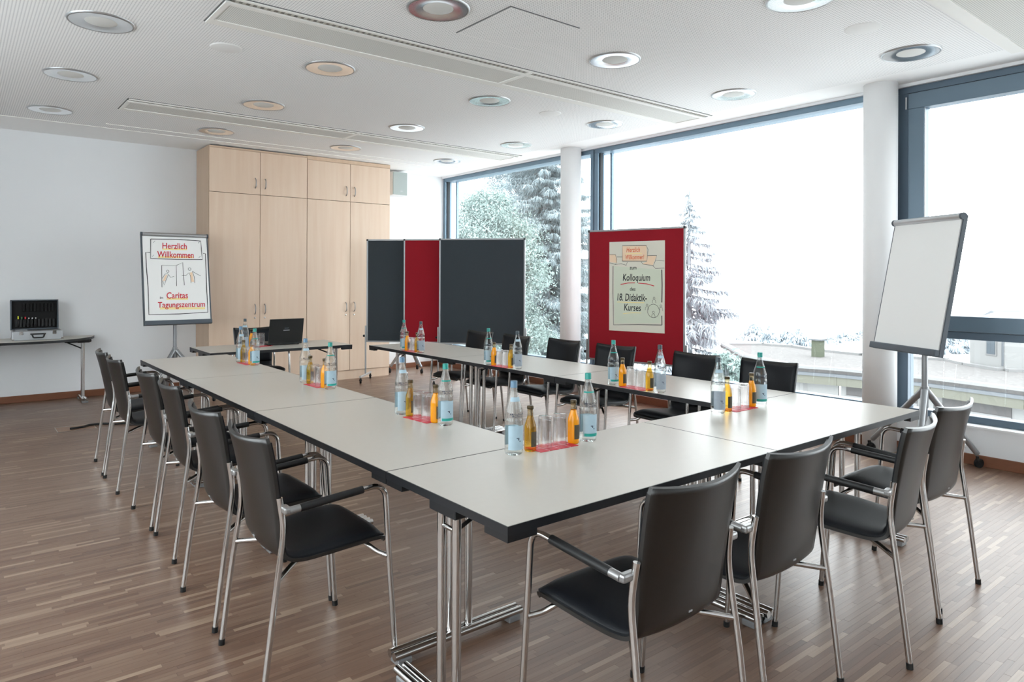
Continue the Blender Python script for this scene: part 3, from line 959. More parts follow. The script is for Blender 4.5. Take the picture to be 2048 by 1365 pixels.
# welcome flip chart by the back wall
fc, pad, W, Hb = flip_chart((0.757, 7.03, 0), 0.0, 'flip chart with red handwritten welcome sheet by the back wall', [(-0.36,-0.25), (0.36,-0.25), (0.0,0.42)], top=1.915, Hb=1.05, W=0.70)
def q(x, y):    # crop pixels of the sheet -> pad coordinates
    left = 112+(y-150)*0.052; wid = 780+(y-150)*0.012
    return (-W/2+0.012 + (x-left)/wid*(W-0.024), Hb-0.04 - (y-150-(x-112)*(0.025-0.05*(y-150)/1010))/1005*(Hb-0.095))
YP = -0.0135
def qtext(txt, x0, x1, yb, hpx, m):
    a, b = q(x0, yb), q(x1, yb)
    put_text(pad, txt, b[0]-a[0], hpx/1005*(Hb-0.095), a[0], a[1], m, YP)
patch(pad, 'highlight', [q(300,415), q(735,415), q(735,395), q(300,395)], 'ink_yellow', YP+0.0008)
patch(pad, 'highlight', [q(350,320), q(650,320), q(650,300), q(350,300)], 'ink_yellow', YP+0.0008)
patch(pad, 'highlight', [q(410,912), q(670,912), q(670,890), q(410,890)], 'ink_yellow', YP+0.0008)
patch(pad, 'highlight', [q(330,1025), q(885,1025), q(885,1000), q(330,1000)], 'ink_yellow', YP+0.0008)
qtext('Herzlich', 350, 648, 303, 72, 'ink_red')
qtext('Willkommen', 290, 735, 408, 74, 'ink_red')
qtext('in', 328, 366, 900, 28, 'ink_black')
qtext('Caritas', 408, 668, 897, 74, 'ink_red')
qtext('Tagungszentrum', 305, 885, 1003, 66, 'ink_red')
wl = 0.008
strokes(pad, 'drawn_frame', [([q(210,190), q(520,190), q(822,207), q(832,320), q(845,432), q(520,432), q(213,424), q(210,190)], wl),
    ([q(205,350), q(155,352), q(165,520), q(188,760), q(203,1085), q(560,1078), q(920,1060), q(905,800), q(884,360), q(855,358)], wl)], 'ink_black', YP)
strokes(pad, 'drawn_door', [([q(352,765), q(345,505), q(520,508), q(528,750)], 0.005), ([q(522,505), q(600,470), q(608,600), q(622,740)], 0.005)], 'ink_black', YP)
strokes(pad, 'drawn_figure', [(arc(*q(418,575), 0.013), 0.004), ([q(355,660), q(385,610), q(415,600), q(455,648), q(495,635)], 0.004), ([q(360,690), q(380,740), q(395,690), q(425,620)], 0.004)], 'ink_black', YP)
strokes(pad, 'drawn_figure', [(arc(*q(685,548), 0.015), 0.004), ([q(590,625), q(640,625), q(680,590), q(700,640), q(706,715)], 0.004), ([q(720,575), q(745,640), q(752,715)], 0.004), ([q(720,575), q(775,605), q(825,628)], 0.004)], 'ink_black', YP)
patch(pad, 'drawn_shading', [q(360,690), q(385,625), q(415,610), q(390,690)], 'ink_peach', YP+0.0008)
patch(pad, 'drawn_shading', [q(690,590), q(718,585), q(745,700), q(710,700)], 'ink_peach', YP+0.0008)
strokes(pad, 'drawn_pins', [([q(240,235), q(262,210)], 0.004), ([q(790,235), q(808,212)], 0.005), ([q(232,402), q(250,380)], 0.004), ([q(800,410), q(822,390)], 0.004)], 'ink_grey', YP)

# blank flip chart by the casement window
ang = math.atan2(-0.864, -0.497) + math.pi   # board direction
fdir = Vector((-0.497, -0.864))              # left -> right in the photograph
rz_r = math.atan2(fdir.y, fdir.x)
def to_local(px, py, loc, rz):
    d = Vector((px-loc[0], py-loc[1]))
    return (d.x*math.cos(-rz)-d.y*math.sin(-rz), d.x*math.sin(-rz)+d.y*math.cos(-rz))
locr = (4.53, 0.62, 0)
tipsr = [to_local(4.735, 1.10, locr, rz_r), to_local(4.86, 0.365, locr, rz_r), to_local(4.08, 0.50, locr, rz_r)]
flip_chart(locr, rz_r, 'blank white flip chart at the right, in front of the near column', tipsr, top=1.895, Hb=1.04, W=0.69, cr=0.035)
locb = (4.12, 7.55, 0)
flip_chart(locb, math.radians(-8), 'flip chart hidden behind the pinboards, only its castor legs showing', [(-0.26,0.08), (0.12,-0.22), (0.25,0.24)], top=1.8, W=0.6, hub_z=0.45)

def pinboard(p0, p1, top, bottom, m, label):
    p0, p1 = Vector(p0), Vector(p1)
    d = p1-p0; L = d.length
    r = empty('pinboard', (p0.x, p0.y, 0), math.atan2(d.y, d.x)); tag(r, label, 'pinboard', 'pinboards on castors')
    MB().box(0.02, L-0.02, -0.011, 0.011, bottom+0.02, top-0.02).build('panel', m, r)
    MB().rbox(0, L, -0.014, 0.014, top-0.02, top, 0.003, 1).build('frame_rail', 'alu_paint', r)
    MB().rbox(0, L, -0.014, 0.014, bottom, bottom+0.02, 0.003, 1).build('frame_rail', 'alu_paint', r)
    for x in (0.0, L-0.02):
        MB().rbox(x, x+0.02, -0.014, 0.014, bottom+0.02, top-0.02, 0.003, 1).build('frame_stile', 'alu_paint', r)
        MB().rbox(x-0.003, x+0.023, -0.017, 0.017, top-0.024, top+0.003, 0.004, 1).build('corner_cap', 'black_plastic', r)
    for s, x in ((-1, -0.012), (1, L+0.012)):
        leg = MB().rbox(x-0.009, x+0.009, -0.014, 0.014, 0.10, 0.76, 0.003, 1).build('leg', 'clamp_grey', r)
        MB().rbox(x-0.012, x+0.012, -0.26, 0.26, 0.075, 0.10, 0.004, 1).build('foot_bar', 'alu', leg)
        MB().tube([(x+s*0.011, 0, 0.62), (x+s*0.035, 0, 0.62)], 0.016, 10).build('clamp_knob', 'black_plastic', leg)
        for yy in (-0.235, 0.235):
            caster(leg, x, yy, 0.028, 0.4)
    return r
def cw(u, d):
    rr = (u-PPX)/F_PX*d
    return (CAMX+d*math.sin(YAW)+rr*math.cos(YAW), CAMY+d*math.cos(YAW)-rr*math.sin(YAW))
pinboard(cw(878.5, 9.28), cw(1050.5, 9.12), 1.945, 0.535, 'cork_dark', 'dark grey pinboard standing in front of the red one')
pinboard(cw(807.5, 9.42), cw(979, 9.30), 1.945, 0.535, 'cork_red', 'red pinboard squeezed between the two dark grey ones')
pinboard(cw(733.5, 9.52), cw(902, 9.43), 1.945, 0.535, 'cork_dark', 'dark grey pinboard at the back, nearest the cupboards')
PA, PB_ = Vector(cw(1177, 7.60)), Vector(cw(1371.5, 6.90))
pinboard(PA, PB_, 1.945, 0.535, 'cork_red', 'red pinboard with a poster between the window columns')

d = (PB_-PA); Lp = d.length
sheetp = MB().box(0, 0.662, -0.0006, 0.0006, 0, 0.93)
po = empty('poster', (PA.x, PA.y, 0), math.atan2(d.y, d.x))
tag(po, 'handwritten colloquium poster pinned to the red pinboard', 'poster')
bx0 = 0.268; bz0 = 0.866
pp = MB().box(bx0, bx0+0.642, -0.0135, -0.0125, bz0, bz0+0.945).build('sheet', 'paper_poster', po)
def qq(x, y):
    u_ = (x-309)/537.0
    zt = 237-25*u_; zb_ = 1038+24*u_
    v_ = (y-zt)/(zb_-zt)
    # undo perspective along the board
    k = 7.42/7.0
    s = u_/(u_+(1-u_)*1.0)
    return (bx0+s*0.642, bz0+0.945*(1-v_))
YQ = -0.0148
def ptext(txt, x0, x1, yb, hpx, m):
    a, b = qq(x0, yb), qq(x1, yb)
    put_text(po, txt, b[0]-a[0], hpx/825*0.945, a[0], a[1], m, YQ, 0.08)
patch(po, 'banner', [qq(440,268), qq(672,262), qq(684,405), qq(440,408)], 'ink_peach', YQ+0.0008)
patch(po, 'banner', [qq(312,350), qq(375,352), qq(388,425), qq(312,420)], 'ink_peach', YQ+0.0008)
patch(po, 'banner', [qq(684,355), qq(770,355), qq(735,440), qq(632,430), qq(684,405)], 'ink_peach', YQ+0.0008)
patch(po, 'tinted_field', [qq(356,455), qq(812,480), qq(808,970), qq(362,975)], mat('poster_tint', lin(212,219,200), 0.8), YQ+0.0009)
strokes(po, 'drawn_banner', [([qq(440,408), qq(440,268), qq(672,262), qq(690,300), qq(678,405), qq(440,408)], 0.005),
    ([qq(312,350), qq(372,350), qq(386,395), qq(375,440), qq(312,425)], 0.004), ([qq(386,370), qq(440,370)], 0.004), ([qq(365,440), qq(430,432), qq(480,445), qq(490,415)], 0.004),
    ([qq(684,355), qq(772,352), qq(755,410), qq(740,445), qq(640,432), qq(625,410)], 0.004), ([qq(735,445), qq(760,470), qq(842,466)], 0.004), ([qq(765,395), qq(842,400)], 0.003)], 'ink_black', YQ)
strokes(po, 'drawn_frame', [([qq(347,455), qq(347,700), qq(355,988), qq(600,984), qq(820,986)], 0.0065), ([qq(818,480), qq(822,620), qq(820,780)], 0.010), ([qq(820,900), qq(822,986)], 0.009)], 'ink_black', YQ)
ptext('Herzlich', 482, 612, 325, 42, 'ink_orange')
ptext('Willkommen!', 468, 650, 392, 42, 'ink_orange')
strokes(po, 'underline', [([qq(470,342), qq(630,335)], 0.006)], 'ink_yellow', YQ)
ptext('zum', 512, 578, 482, 34, 'ink_black')
ptext('Kolloquium', 446, 708, 585, 62, 'ink_black')
strokes(po, 'underline', [([qq(424,620), qq(500,606), qq(566,604)], 0.008), ([qq(596,606), qq(680,612), qq(748,630)], 0.008)], 'ink_red', YQ)
ptext('des', 515, 570, 676, 34, 'ink_black')
ptext('18. Didaktik-', 392, 678, 766, 66, 'ink_black')
ptext('Kurses', 460, 622, 856, 62, 'ink_black')
strokes(po, 'underline', [([qq(390,780), qq(520,784), qq(656,784)], 0.007), ([qq(450,886), qq(540,876), qq(625,878)], 0.007)], 'ink_yellow', YQ)
c0 = qq(742, 858)
strokes(po, 'drawn_circle', [(arc(c0[0], c0[1], 0.066, 0, 360, 24, 1.05), 0.004)], 'ink_black', YQ)
for (fx, fy) in ((748,755), (682,820), (812,825), (742,885)):
    c1 = qq(fx, fy)
    strokes(po, 'drawn_figure', [(arc(c1[0], c1[1]+0.016, 0.011), 0.0035), ([(c1[0]-0.02, c1[1]-0.035), (c1[0]-0.014, c1[1]-0.002), (c1[0]+0.014, c1[1]-0.002), (c1[0]+0.02, c1[1]-0.035)], 0.0035)], 'ink_black', YQ)

# ------------------------------------------------------------------ drinks
def make_water(capm, labm, teal):
    r = empty('water_bottle'); tag(r, None, 'water bottle', 'glass water bottles on the tables')
    prof = [(0.0,0.002),(0.030,0.0),(0.0355,0.006),(0.0365,0.016),(0.0365,0.128),(0.0375,0.136),(0.0350,0.142),(0.0345,0.150),(0.0358,0.158),(0.0350,0.170),(0.0318,0.184),(0.0240,0.212),(0.0165,0.240),(0.0135,0.256),(0.0128,0.268),(0.0,0.268)]
    MB().lathe(prof, 28).build('glass_body', 'bottle_glass', r)
    MB().lathe([(0.0,0.289),(0.0125,0.289),(0.0138,0.286),(0.0138,0.266),(0.0142,0.263)], 20).build('cap', capm, r)
    MB().lathe([(0.0369,0.022),(0.0369,0.116)], 20, a0=math.radians(-60), a1=math.radians(62)).build('label', labm, r)
    MB().lathe([(0.0369,0.030),(0.0369,0.108)], 14, a0=math.radians(125), a1=math.radians(215)).build('label', labm, r)
    mb = MB()
    rng = random.Random(5)
    for row, zc in ((0, 0.161), (1, 0.152)):
        a = -0.85 + row*0.2
        while a < 0.85 - row*0.2:
            wd = rng.uniform(0.05, 0.14)
            z = zc + rng.uniform(-0.002, 0.002); hh = rng.uniform(0.0018, 0.0045)
            k = 0.0361
            pts = [(k*math.cos(a), k*math.sin(a), z-hh), (k*math.cos(a+wd), k*math.sin(a+wd), z-hh*0.4), (k*math.cos(a+wd), k*math.sin(a+wd), z+hh*0.7), (k*math.cos(a+wd*0.3), k*math.sin(a+wd*0.3), z+hh)]
            mb.add(pts, [(0,1,2,3)])
            a += wd+0.05
    o = mb.build('printed_script', 'print_dark', r); o['kind'] = 'stuff'
    mb = MB()
    for i in range(3):
        a = -0.12+i*0.17; z = 0.066-0.006*i
        mb.lathe([(0.0371, z), (0.0371, z+0.004+0.006*(i == 1))], 3, a0=a, a1=a+0.14)
    o = mb.build('label_print', 'print_dark', r); o['kind'] = 'stuff'
    if teal:
        MB().lathe([(0.0372,0.024),(0.0372,0.036)], 12, a0=math.radians(-50), a1=math.radians(70)).build('label_band', 'label_teal', r)
        MB().lathe([(0.0262,0.207),(0.0245,0.213)], 16, a0=math.radians(-70), a1=math.radians(70)).build('neck_band', 'label_teal', r)
    else:
        MB().lathe([(0.0250,0.2095),(0.0205,0.2265)], 16, a0=math.radians(-60), a1=math.radians(60)).build('neck_band', 'label_blue', r)
    return r
def make_juice(orange):
    r = empty('juice_bottle'); tag(r, None, 'juice bottle', 'small juice bottles on the tables')
    prof = [(0.0,0.001),(0.021,0.0),(0.0242,0.004),(0.0245,0.012),(0.0245,0.090),(0.0235,0.102),(0.019,0.118),(0.0145,0.130),(0.0125,0.140)]
    MB().lathe(prof, 24).build('body', 'orange_juice' if orange else 'amber_juice', r)
    MB().lathe([(0.0125,0.140),(0.0118,0.152),(0.0118,0.168),(0.0,0.168)], 20).build('neck', 'neck_glass', r)
    MB().lathe([(0.0,0.182),(0.0125,0.182),(0.0138,0.179),(0.0138,0.170),(0.0128,0.168)], 18).build('cap', 'cap_gold', r)
    MB().lathe([(0.0249,0.020),(0.0249,0.080)], 14, a0=math.radians(-42), a1=math.radians(58)).build('label', 'label_juice', r)
    return r
def make_glass():
    r = empty('drinking_glass'); tag(r, None, 'drinking glass', 'upturned drinking glasses on red mats')
    MB().lathe([(0.0290,0.0),(0.0282,0.06),(0.0274,0.122),(0.0262,0.129),(0.0,0.129)], 28).build('outer_wall', 'tumbler_glass', r)
    MB().lathe([(0.0274,0.001),(0.0262,0.112),(0.0,0.114)], 28).build('inner_wall', 'tumbler_glass', r)
    MB().lathe([(0.0290,0.0),(0.0293,0.002),(0.0274,0.002),(0.0276,0.0)], 28).build('rim', 'tumbler_glass', r)
    return r
def make_mat():
    o = MB().rbox(-0.10, 0.10, -0.05, 0.05, 0.0, 0.0022, 0.0008, 1).build('drinks_mat', 'red_mat')
    tag(o, None, 'mat', 'red mats under the glasses')
    return o
WB = {'blue': make_water('cap_blue', 'label_blue', False), 'green': make_water('cap_green', 'label_blue', True), 'dark': make_water('cap_dark', 'label_grey', False)}
JB = {'orange': make_juice(True), 'amber': make_juice(False)}
GL = make_glass(); DM = make_mat()
used = set()
def put(proto, key, loc, rz, label):
    f = key not in used; used.add(key)
    return place(proto, f, loc, rz, label)
def drinks(where, p0, p1, capa, capb, ja, jb, ta=0.21, tb_=0.80, face=None):
    """p0..p1: the two water bottles; ja, jb juices next to them"""
    p0, p1 = Vector(p0), Vector(p1)
    at = lambda t, off=0.0: p0+(p1-p0)*t + Vector((-(p1-p0).y, (p1-p0).x)).normalized()*off
    def faced(p, extra=0.0):
        return math.atan2(CAMY-p.y, CAMX-p.x)+extra
    def w3(p, z=TH): return (p.x, p.y, z)
    cn = {'blue': 'blue-capped', 'green': 'green-capped', 'dark': 'dark-capped'}
    ua, ub = cn[capa], cn[capb]
    if capa == capb: ua, ub = 'farther '+ua, 'nearer '+ub
    put(WB[capa], 'w'+capa, w3(p0), faced(p0, 0.45), ua+' glass water bottle '+where)
    put(WB[capb], 'w'+capb, w3(p1), faced(p1, 0.45), ub+' glass water bottle '+where)
    jn = {'orange': 'orange juice', 'amber': 'amber apple juice'}
    L_ = (p1-p0).length; sl = (L_-0.292)/5
    d1 = 0.0622+sl; d2 = d1+0.0545+sl; d3 = d2+0.0588+sl; d4 = d3+0.0545+sl
    ta, tb_ = d1/L_, d4/L_
    a = at(ta); b = at(tb_)
    put(JB[ja], 'j'+ja, w3(a), faced(a, 0.9), 'small %s bottle %s' % (jn[ja], where))
    put(JB[jb], 'j'+jb, w3(b), faced(b, 0.9), 'small %s bottle %s' % (jn[jb], where))
    mid = at((ta+tb_)/2)
    dirn = math.atan2((p1-p0).y, (p1-p0).x)
    put(DM, 'mat', w3(mid), dirn, 'red mat under the glasses '+where)
    for k, (t, nm) in enumerate(((d2/L_, 'first'), (d3/L_, 'second'))):
        g = at(t)
        side = {0: 'beside the %s bottle' % jn[ja], 1: 'beside the %s bottle' % jn[jb]}[k]
        put(GL, 'glass', (g.x, g.y, TH+0.0022), 0, 'upturned glass %s %s' % (side, where))
drinks('on the near front table', (0.521,0.615), (0.917,0.597), 'blue', 'green', 'amber', 'orange', 0.20, 0.765)
drinks('on the front table near the flip chart', (1.884,0.615), (2.268,0.611), 'dark', 'green', 'amber', 'orange', 0.22, 0.77)
drinks("on the left row's nearest table", (0.575,1.585), (0.606,1.232), 'blue', 'green', 'amber', 'orange', 0.15, 0.84)
drinks("on the left row's middle table", (0.604,2.90), (0.619,2.545), 'blue', 'green', 'amber', 'orange', 0.20, 0.82)
drinks("on the left row's farthest table", (0.620,4.275), (0.635,3.98), 'blue', 'green', 'amber', 'orange', 0.22, 0.82)
drinks("on the window row's nearest table", (2.165,1.604), (2.157,1.215), 'green', 'dark', 'orange', 'amber', 0.24, 0.80)
drinks("on the window row's middle table", (2.140,2.93), (2.152,2.578), 'green', 'dark', 'orange', 'amber', 0.33, 0.84)
drinks("on the window row's farthest table", (2.150,4.285), (2.155,3.985), 'green', 'dark', 'orange', 'amber', 0.30, 0.82)
put(WB['dark'], 'wdark', (0.985, 5.30, TH), -2.0, 'dark-capped glass water bottle on the laptop table')
put(JB['orange'], 'jorange', (1.075, 5.38, TH), -1.6, 'small orange juice bottle on the laptop table')
put(DM, 'mat', (1.19, 5.42, TH), 0.5, 'red mat under the glasses on the laptop table')
put(GL, 'glass', (1.135, 5.40, TH+0.0022), 0, 'upturned glass beside the orange juice on the laptop table')
put(GL, 'glass', (1.20, 5.455, TH+0.0022), 0, 'upturned glass beside the laptop')

# ------------------------------------------------------------------ laptop
lp = empty('laptop', (1.43, 5.43, TH), math.radians(3)); tag(lp, 'open black laptop seen from behind its lid', 'laptop')
MB().rbox(-0.18, 0.18, 0.0, 0.245, 0.006, 0.026, 0.004, 2).build('base', 'laptop_black', lp)
MB().box(-0.16, 0.16, 0.05, 0.14, 0.026, 0.0275).build('keyboard', 'black_plastic', lp)
for sx in (-0.15, 0.15):
    for sy in (0.02, 0.22):
        MB().lathe([(0.008,0.0),(0.008,0.006),(0.0,0.006)], 10).build('foot', 'rubber', lp, (sx, sy, 0))
lid = MB().rbox(-0.18, 0.18, -0.010, 0.0, 0.0, 0.25, 0.003, 2).build('lid', 'laptop_black', lp, (0, 0.002, 0.024), (math.radians(10), 0, 0))
MB().box(-0.033, 0.033, -0.0112, -0.010, 0.128, 0.137).build('logo_bar', 'logo_grey', lid)
mb = MB()
for i, (a, b, z) in enumerate(((-0.022,-0.014,0.150), (-0.012,-0.006,0.149), (-0.004,0.004,0.150), (0.006,0.012,0.149), (0.014,0.022,0.151))):
    mb.box(a, b, -0.0108, -0.010, z, z+0.010)
o = mb.build('logo_print', 'grey_plastic', lid); o['kind'] = 'stuff'
MB().box(-0.17, 0.17, -0.0002, 0.0008, 0.015, 0.24).build('screen', 'foam_black', lid)

# ------------------------------------------------------------------ silver case with pens
cs = empty('tool_case', (-0.50, 7.66, TH)); tag(cs, 'open silver aluminium case lined in black on the side table', 'case')
MB().rbox(-0.228, 0.228, -0.12, 0.13, 0.0, 0.095, 0.006, 2).build('body', 'case_alu', cs)
MB().box(-0.215, 0.215, -0.105, 0.12, 0.095, 0.099).build('inner_tray', 'alu_paint', cs)
hd = fillet([(-0.06,-0.122,0.065),(-0.055,-0.15,0.062),(-0.045,-0.155,0.028),(0.045,-0.155,0.028),(0.055,-0.15,0.062),(0.06,-0.122,0.065)], 0.012, 3)
MB().tube(hd, 0.008, 8).build('handle', 'black_plastic', cs)
MB().rbox(-0.07, 0.07, -0.128, -0.119, 0.058, 0.074, 0.002, 1).build('handle_plate', 'black_plastic', cs)
for sx in (-0.15, 0.15):
    MB().rbox(sx-0.018, sx+0.018, -0.127, -0.119, 0.06, 0.10, 0.003, 1).build('latch', 'chrome', cs)
for sx, sy in ((-0.223,-0.115), (0.223,-0.115), (-0.223,0.125), (0.223,0.125)):
    MB().rbox(sx-0.011, sx+0.011, sy-0.011, sy+0.011, -0.0, 0.022, 0.004, 1).build('corner', 'chrome', cs)
la = math.radians(-8)
LID = dict(loc=(-0.012, 0.125, 0.10), rot=(la, 0, 0))
lb = MB()
lb.rbox(-0.222, 0.222, 0.012, 0.05, 0.0, 0.33, 0.004, 1)
lb.build('lid', 'case_alu', cs, **LID)
for nm, a in (('lid_rim', (-0.222,-0.210,-0.028,0.013,0.0,0.33)), ('lid_rim', (0.210,0.222,-0.028,0.013,0.0,0.33)), ('lid_rim', (-0.210,0.210,-0.028,0.013,0.318,0.33)), ('lid_rim', (-0.210,0.210,-0.028,0.013,0.0,0.012))):
    MB().rbox(*a, 0.002, 1).build(nm, 'grey_plastic', cs, **LID)
MB().box(-0.210, 0.210, 0.004, 0.013, 0.012, 0.318).build('lid_lining', 'foam_black', cs, **LID)
for k in range(11):
    x = -0.165+k*0.034
    MB().rbox(x-0.012, x+0.012, -0.012, 0.006, 0.03, 0.115, 0.003, 1).build('pen_loop', 'black_plastic', cs, **LID)
for k in range(9):
    x = -0.10+k*0.034
    MB().rbox(x-0.011, x+0.011, -0.010, 0.006, 0.20, 0.29, 0.003, 1).build('pen_loop', 'foam_black', cs, **LID)
MB().rbox(-0.20, -0.09, -0.10, -0.02, 0.099, 0.114, 0.004, 1).build('tray_box', 'alu_paint', cs)
pens = [('pen_yellow', lin(226,232,60), 'yellow marker pen'), ('pen_green', lin(60,110,70), 'dark green marker pen'), ('pen_red', lin(214,50,60), 'red marker pen'), ('pen_white', lin(224,220,224), 'white-tipped marker pen third from the right in the case'), ('pen_w2', lin(222,222,226), 'white-tipped marker pen second from the right in the case'), ('pen_w3', lin(225,225,222), 'rightmost white-tipped marker pen in the case')]
for k, (mn, c, lab) in enumerate(pens):
    mat(mn, c, 0.4)
    p = empty('marker_pen'); x = -0.151+k*0.032
    lw = Matrix.Translation((-0.50-0.012, 7.66+0.125, TH+0.10)) @ Matrix.Rotation(la, 4, 'X')
    pos = lw @ Vector((x, -0.017, 0.04))
    p.location = pos; p.rotation_euler = (la, 0, 0)
    tag(p, lab if 'case' in lab else lab+' in the lid of the silver case', 'marker pen', 'marker pens in the silver case')
    MB().lathe([(0.0,0.0),(0.0065,0.002),(0.0065,0.075),(0.0,0.078)], 10).build('barrel', 'black_plastic', p)
    MB().lathe([(0.0,0.076),(0.0066,0.078),(0.006,0.110 if k < 1 else (0.10 if k in (1, 2) else 0.09)),(0.0,0.112 if k < 1 else (0.102 if k in (1, 2) else 0.092))], 10).build('cap', mn, p)

# ------------------------------------------------------------------ floor outlet and cable
fo = empty('floor_outlet', (-0.32, 6.08, 0)); tag(fo, 'flush floor outlet with thin metal edge on the parquet by the wall', 'floor outlet')
MB().box(-0.15, 0.15, -0.12, 0.12, 0.0, 0.0015).build('cover', mat('cover_wood', lin(142,112,92), 0.4, var=0.1, vscale=5, stretch=(1,20,1)), fo)
for a in ((-0.155,0.155,-0.125,-0.12), (-0.155,0.155,0.12,0.125), (-0.155,-0.15,-0.12,0.12), (0.15,0.155,-0.12,0.12)):
    MB().box(*a, 0.0, 0.003).build('edge_strip', 'steel', fo)
cb = MB().tube(fillet([(-0.37,6.02,0.012), (-0.26,6.04,0.012), (-0.22,6.10,0.012), (-0.12,6.12,0.010), (0.02,6.02,0.010), (0.10,5.96,0.012)], 0.05, 6), 0.010, 8).build('power_cable', 'rubber')
tag(cb, 'black power cable running from the floor outlet to the chairs', 'cable')
st = empty('power_strip', (0.19, 5.88, 0), -0.5); tag(st, 'black power strip on the floor behind the far left chairs', 'power strip')
MB().rbox(-0.11, 0.11, -0.03, 0.03, 0.0, 0.042, 0.006, 2).build('housing', 'black_plastic', st)
for k in range(3):
    MB().lathe([(0.0,0.043),(0.018,0.043),(0.021,0.0445),(0.021,0.042)], 14).build('socket', 'rubber', st, (-0.07+0.065*k, 0, 0))

# ------------------------------------------------------------------ outdoors
g = MB().add([(-320,-320,-7),(320,-320,-7),(320,320,-7),(-320,320,-7)], [(0,1,2,3)]).build('ground', 'field')
tag(g, 'pale frosty ground outside far below the windows', 'ground', None, 'structure')

def bp(u, v, Z):
    c, s = math.cos(ROLL), math.sin(ROLL)
    a = c*(u-PPX)+s*(v-HOR); b = -s*(u-PPX)+c*(v-HOR)
    t = (CAMH-Z)/(b/F_PX)
    return (CAMX+t*(math.sin(YAW)+math.cos(YAW)*a/F_PX), CAMY+t*(math.cos(YAW)-math.sin(YAW)*a/F_PX))

def neighbour():
    ZR = -1.0
    r = empty('neighbour_building', (*bp(1640, 720, ZR), -7)); tag(r, 'low neighbouring building with gravel flat roof outside', 'building')
    ox, oy = r.location.x, r.location.y
    loc = lambda p: (p[0]-ox, p[1]-oy)
    front = [bp(1481,707,ZR), bp(1587,730,ZR), bp(1674.5,735.5,ZR), bp(1861,752,ZR), bp(2048,774,ZR), bp(2300,812,ZR)]
    back = [bp(2330,737,ZR), bp(2010,733,ZR), bp(1941,722,ZR), bp(1900,713,ZR), bp(1727,704,ZR), bp(1635,695,ZR), bp(1592,689,ZR), bp(1527,685,ZR), bp(1442,685.5,ZR)]
    poly = [loc(p) for p in front+back]
    zz = lambda z: z+7
    MB().prism(poly, zz(ZR-0.12), zz(ZR-0.02)).build('gravel_roof', 'gravel', r)
    n = len(poly)
    for i in range(n):
        a, b = Vector(poly[i]), Vector(poly[(i+1) % n])
        t = (b-a).normalized(); nn = Vector((t.y, -t.x))
        q4 = [a, b, b-nn*0.22, a-nn*0.22]
        MB().prism([tuple(p) for p in q4], zz(ZR-0.10), zz(ZR+0.05)).build('roof_rim', 'rim_metal', r)
    for i in range(len(front)-1):
        a, b = Vector(loc(front[i])), Vector(loc(front[i+1]))
        t = (b-a).normalized(); nn = Vector((t.y, -t.x)); L = (b-a).length
        seg = lambda o0, o1, z0, z1, nm, m, s0=0.0, s1=None: MB().prism([tuple(a+t*s0-nn*o1), tuple(a+t*s0-nn*o0), tuple(a+t*(L if s1 is None else s1)-nn*o0), tuple(a+t*(L if s1 is None else s1)-nn*o1)], zz(z0), zz(z1)).build(nm, m, r)
        seg(0.0, 0.25, ZR-0.20, ZR-0.10, 'fascia', 'fascia_grey')
        seg(0.03, 0.28, ZR-0.42, ZR-0.20, 'eaves_band', 'render_cream')
        seg(0.30, 0.5, -7, ZR-0.42, 'outer_wall', 'render_white')
        wpos = 0.15
        while wpos+1.0 < L:
            ww = min(2.2, L-wpos-0.35)
            if ww < 0.8: break
            seg(0.27, 0.31, ZR-0.68, ZR-0.42, 'blind_housing', 'blind_grey', wpos, wpos+ww)
            seg(0.26, 0.30, ZR-0.76, ZR-0.68, 'window_frame', 'rim_metal', wpos, wpos+ww)
            seg(0.275, 0.31, ZR-2.2, ZR-0.76, 'window_pane', 'curtain_blue', wpos, wpos+ww)
            seg(0.255, 0.30, ZR-2.2, ZR-0.76, 'window_frame', 'rim_metal', wpos+ww*0.5-0.03, wpos+ww*0.5+0.03)
            wpos += ww+0.75
    c = bp(1637, 708, ZR); c = loc(c)
    ch_ = MB().box(c[0]-0.14, c[0]+0.14, c[1]-0.14, c[1]+0.14, zz(ZR-0.1), zz(ZR+0.5)).build('chimney', 'chimney_green', r)
    MB().box(c[0]-0.20, c[0]+0.20, c[1]-0.20, c[1]+0.20, zz(ZR+0.5), zz(ZR+0.54)).build('chimney_cap', 'fascia_grey', ch_)
neighbour()

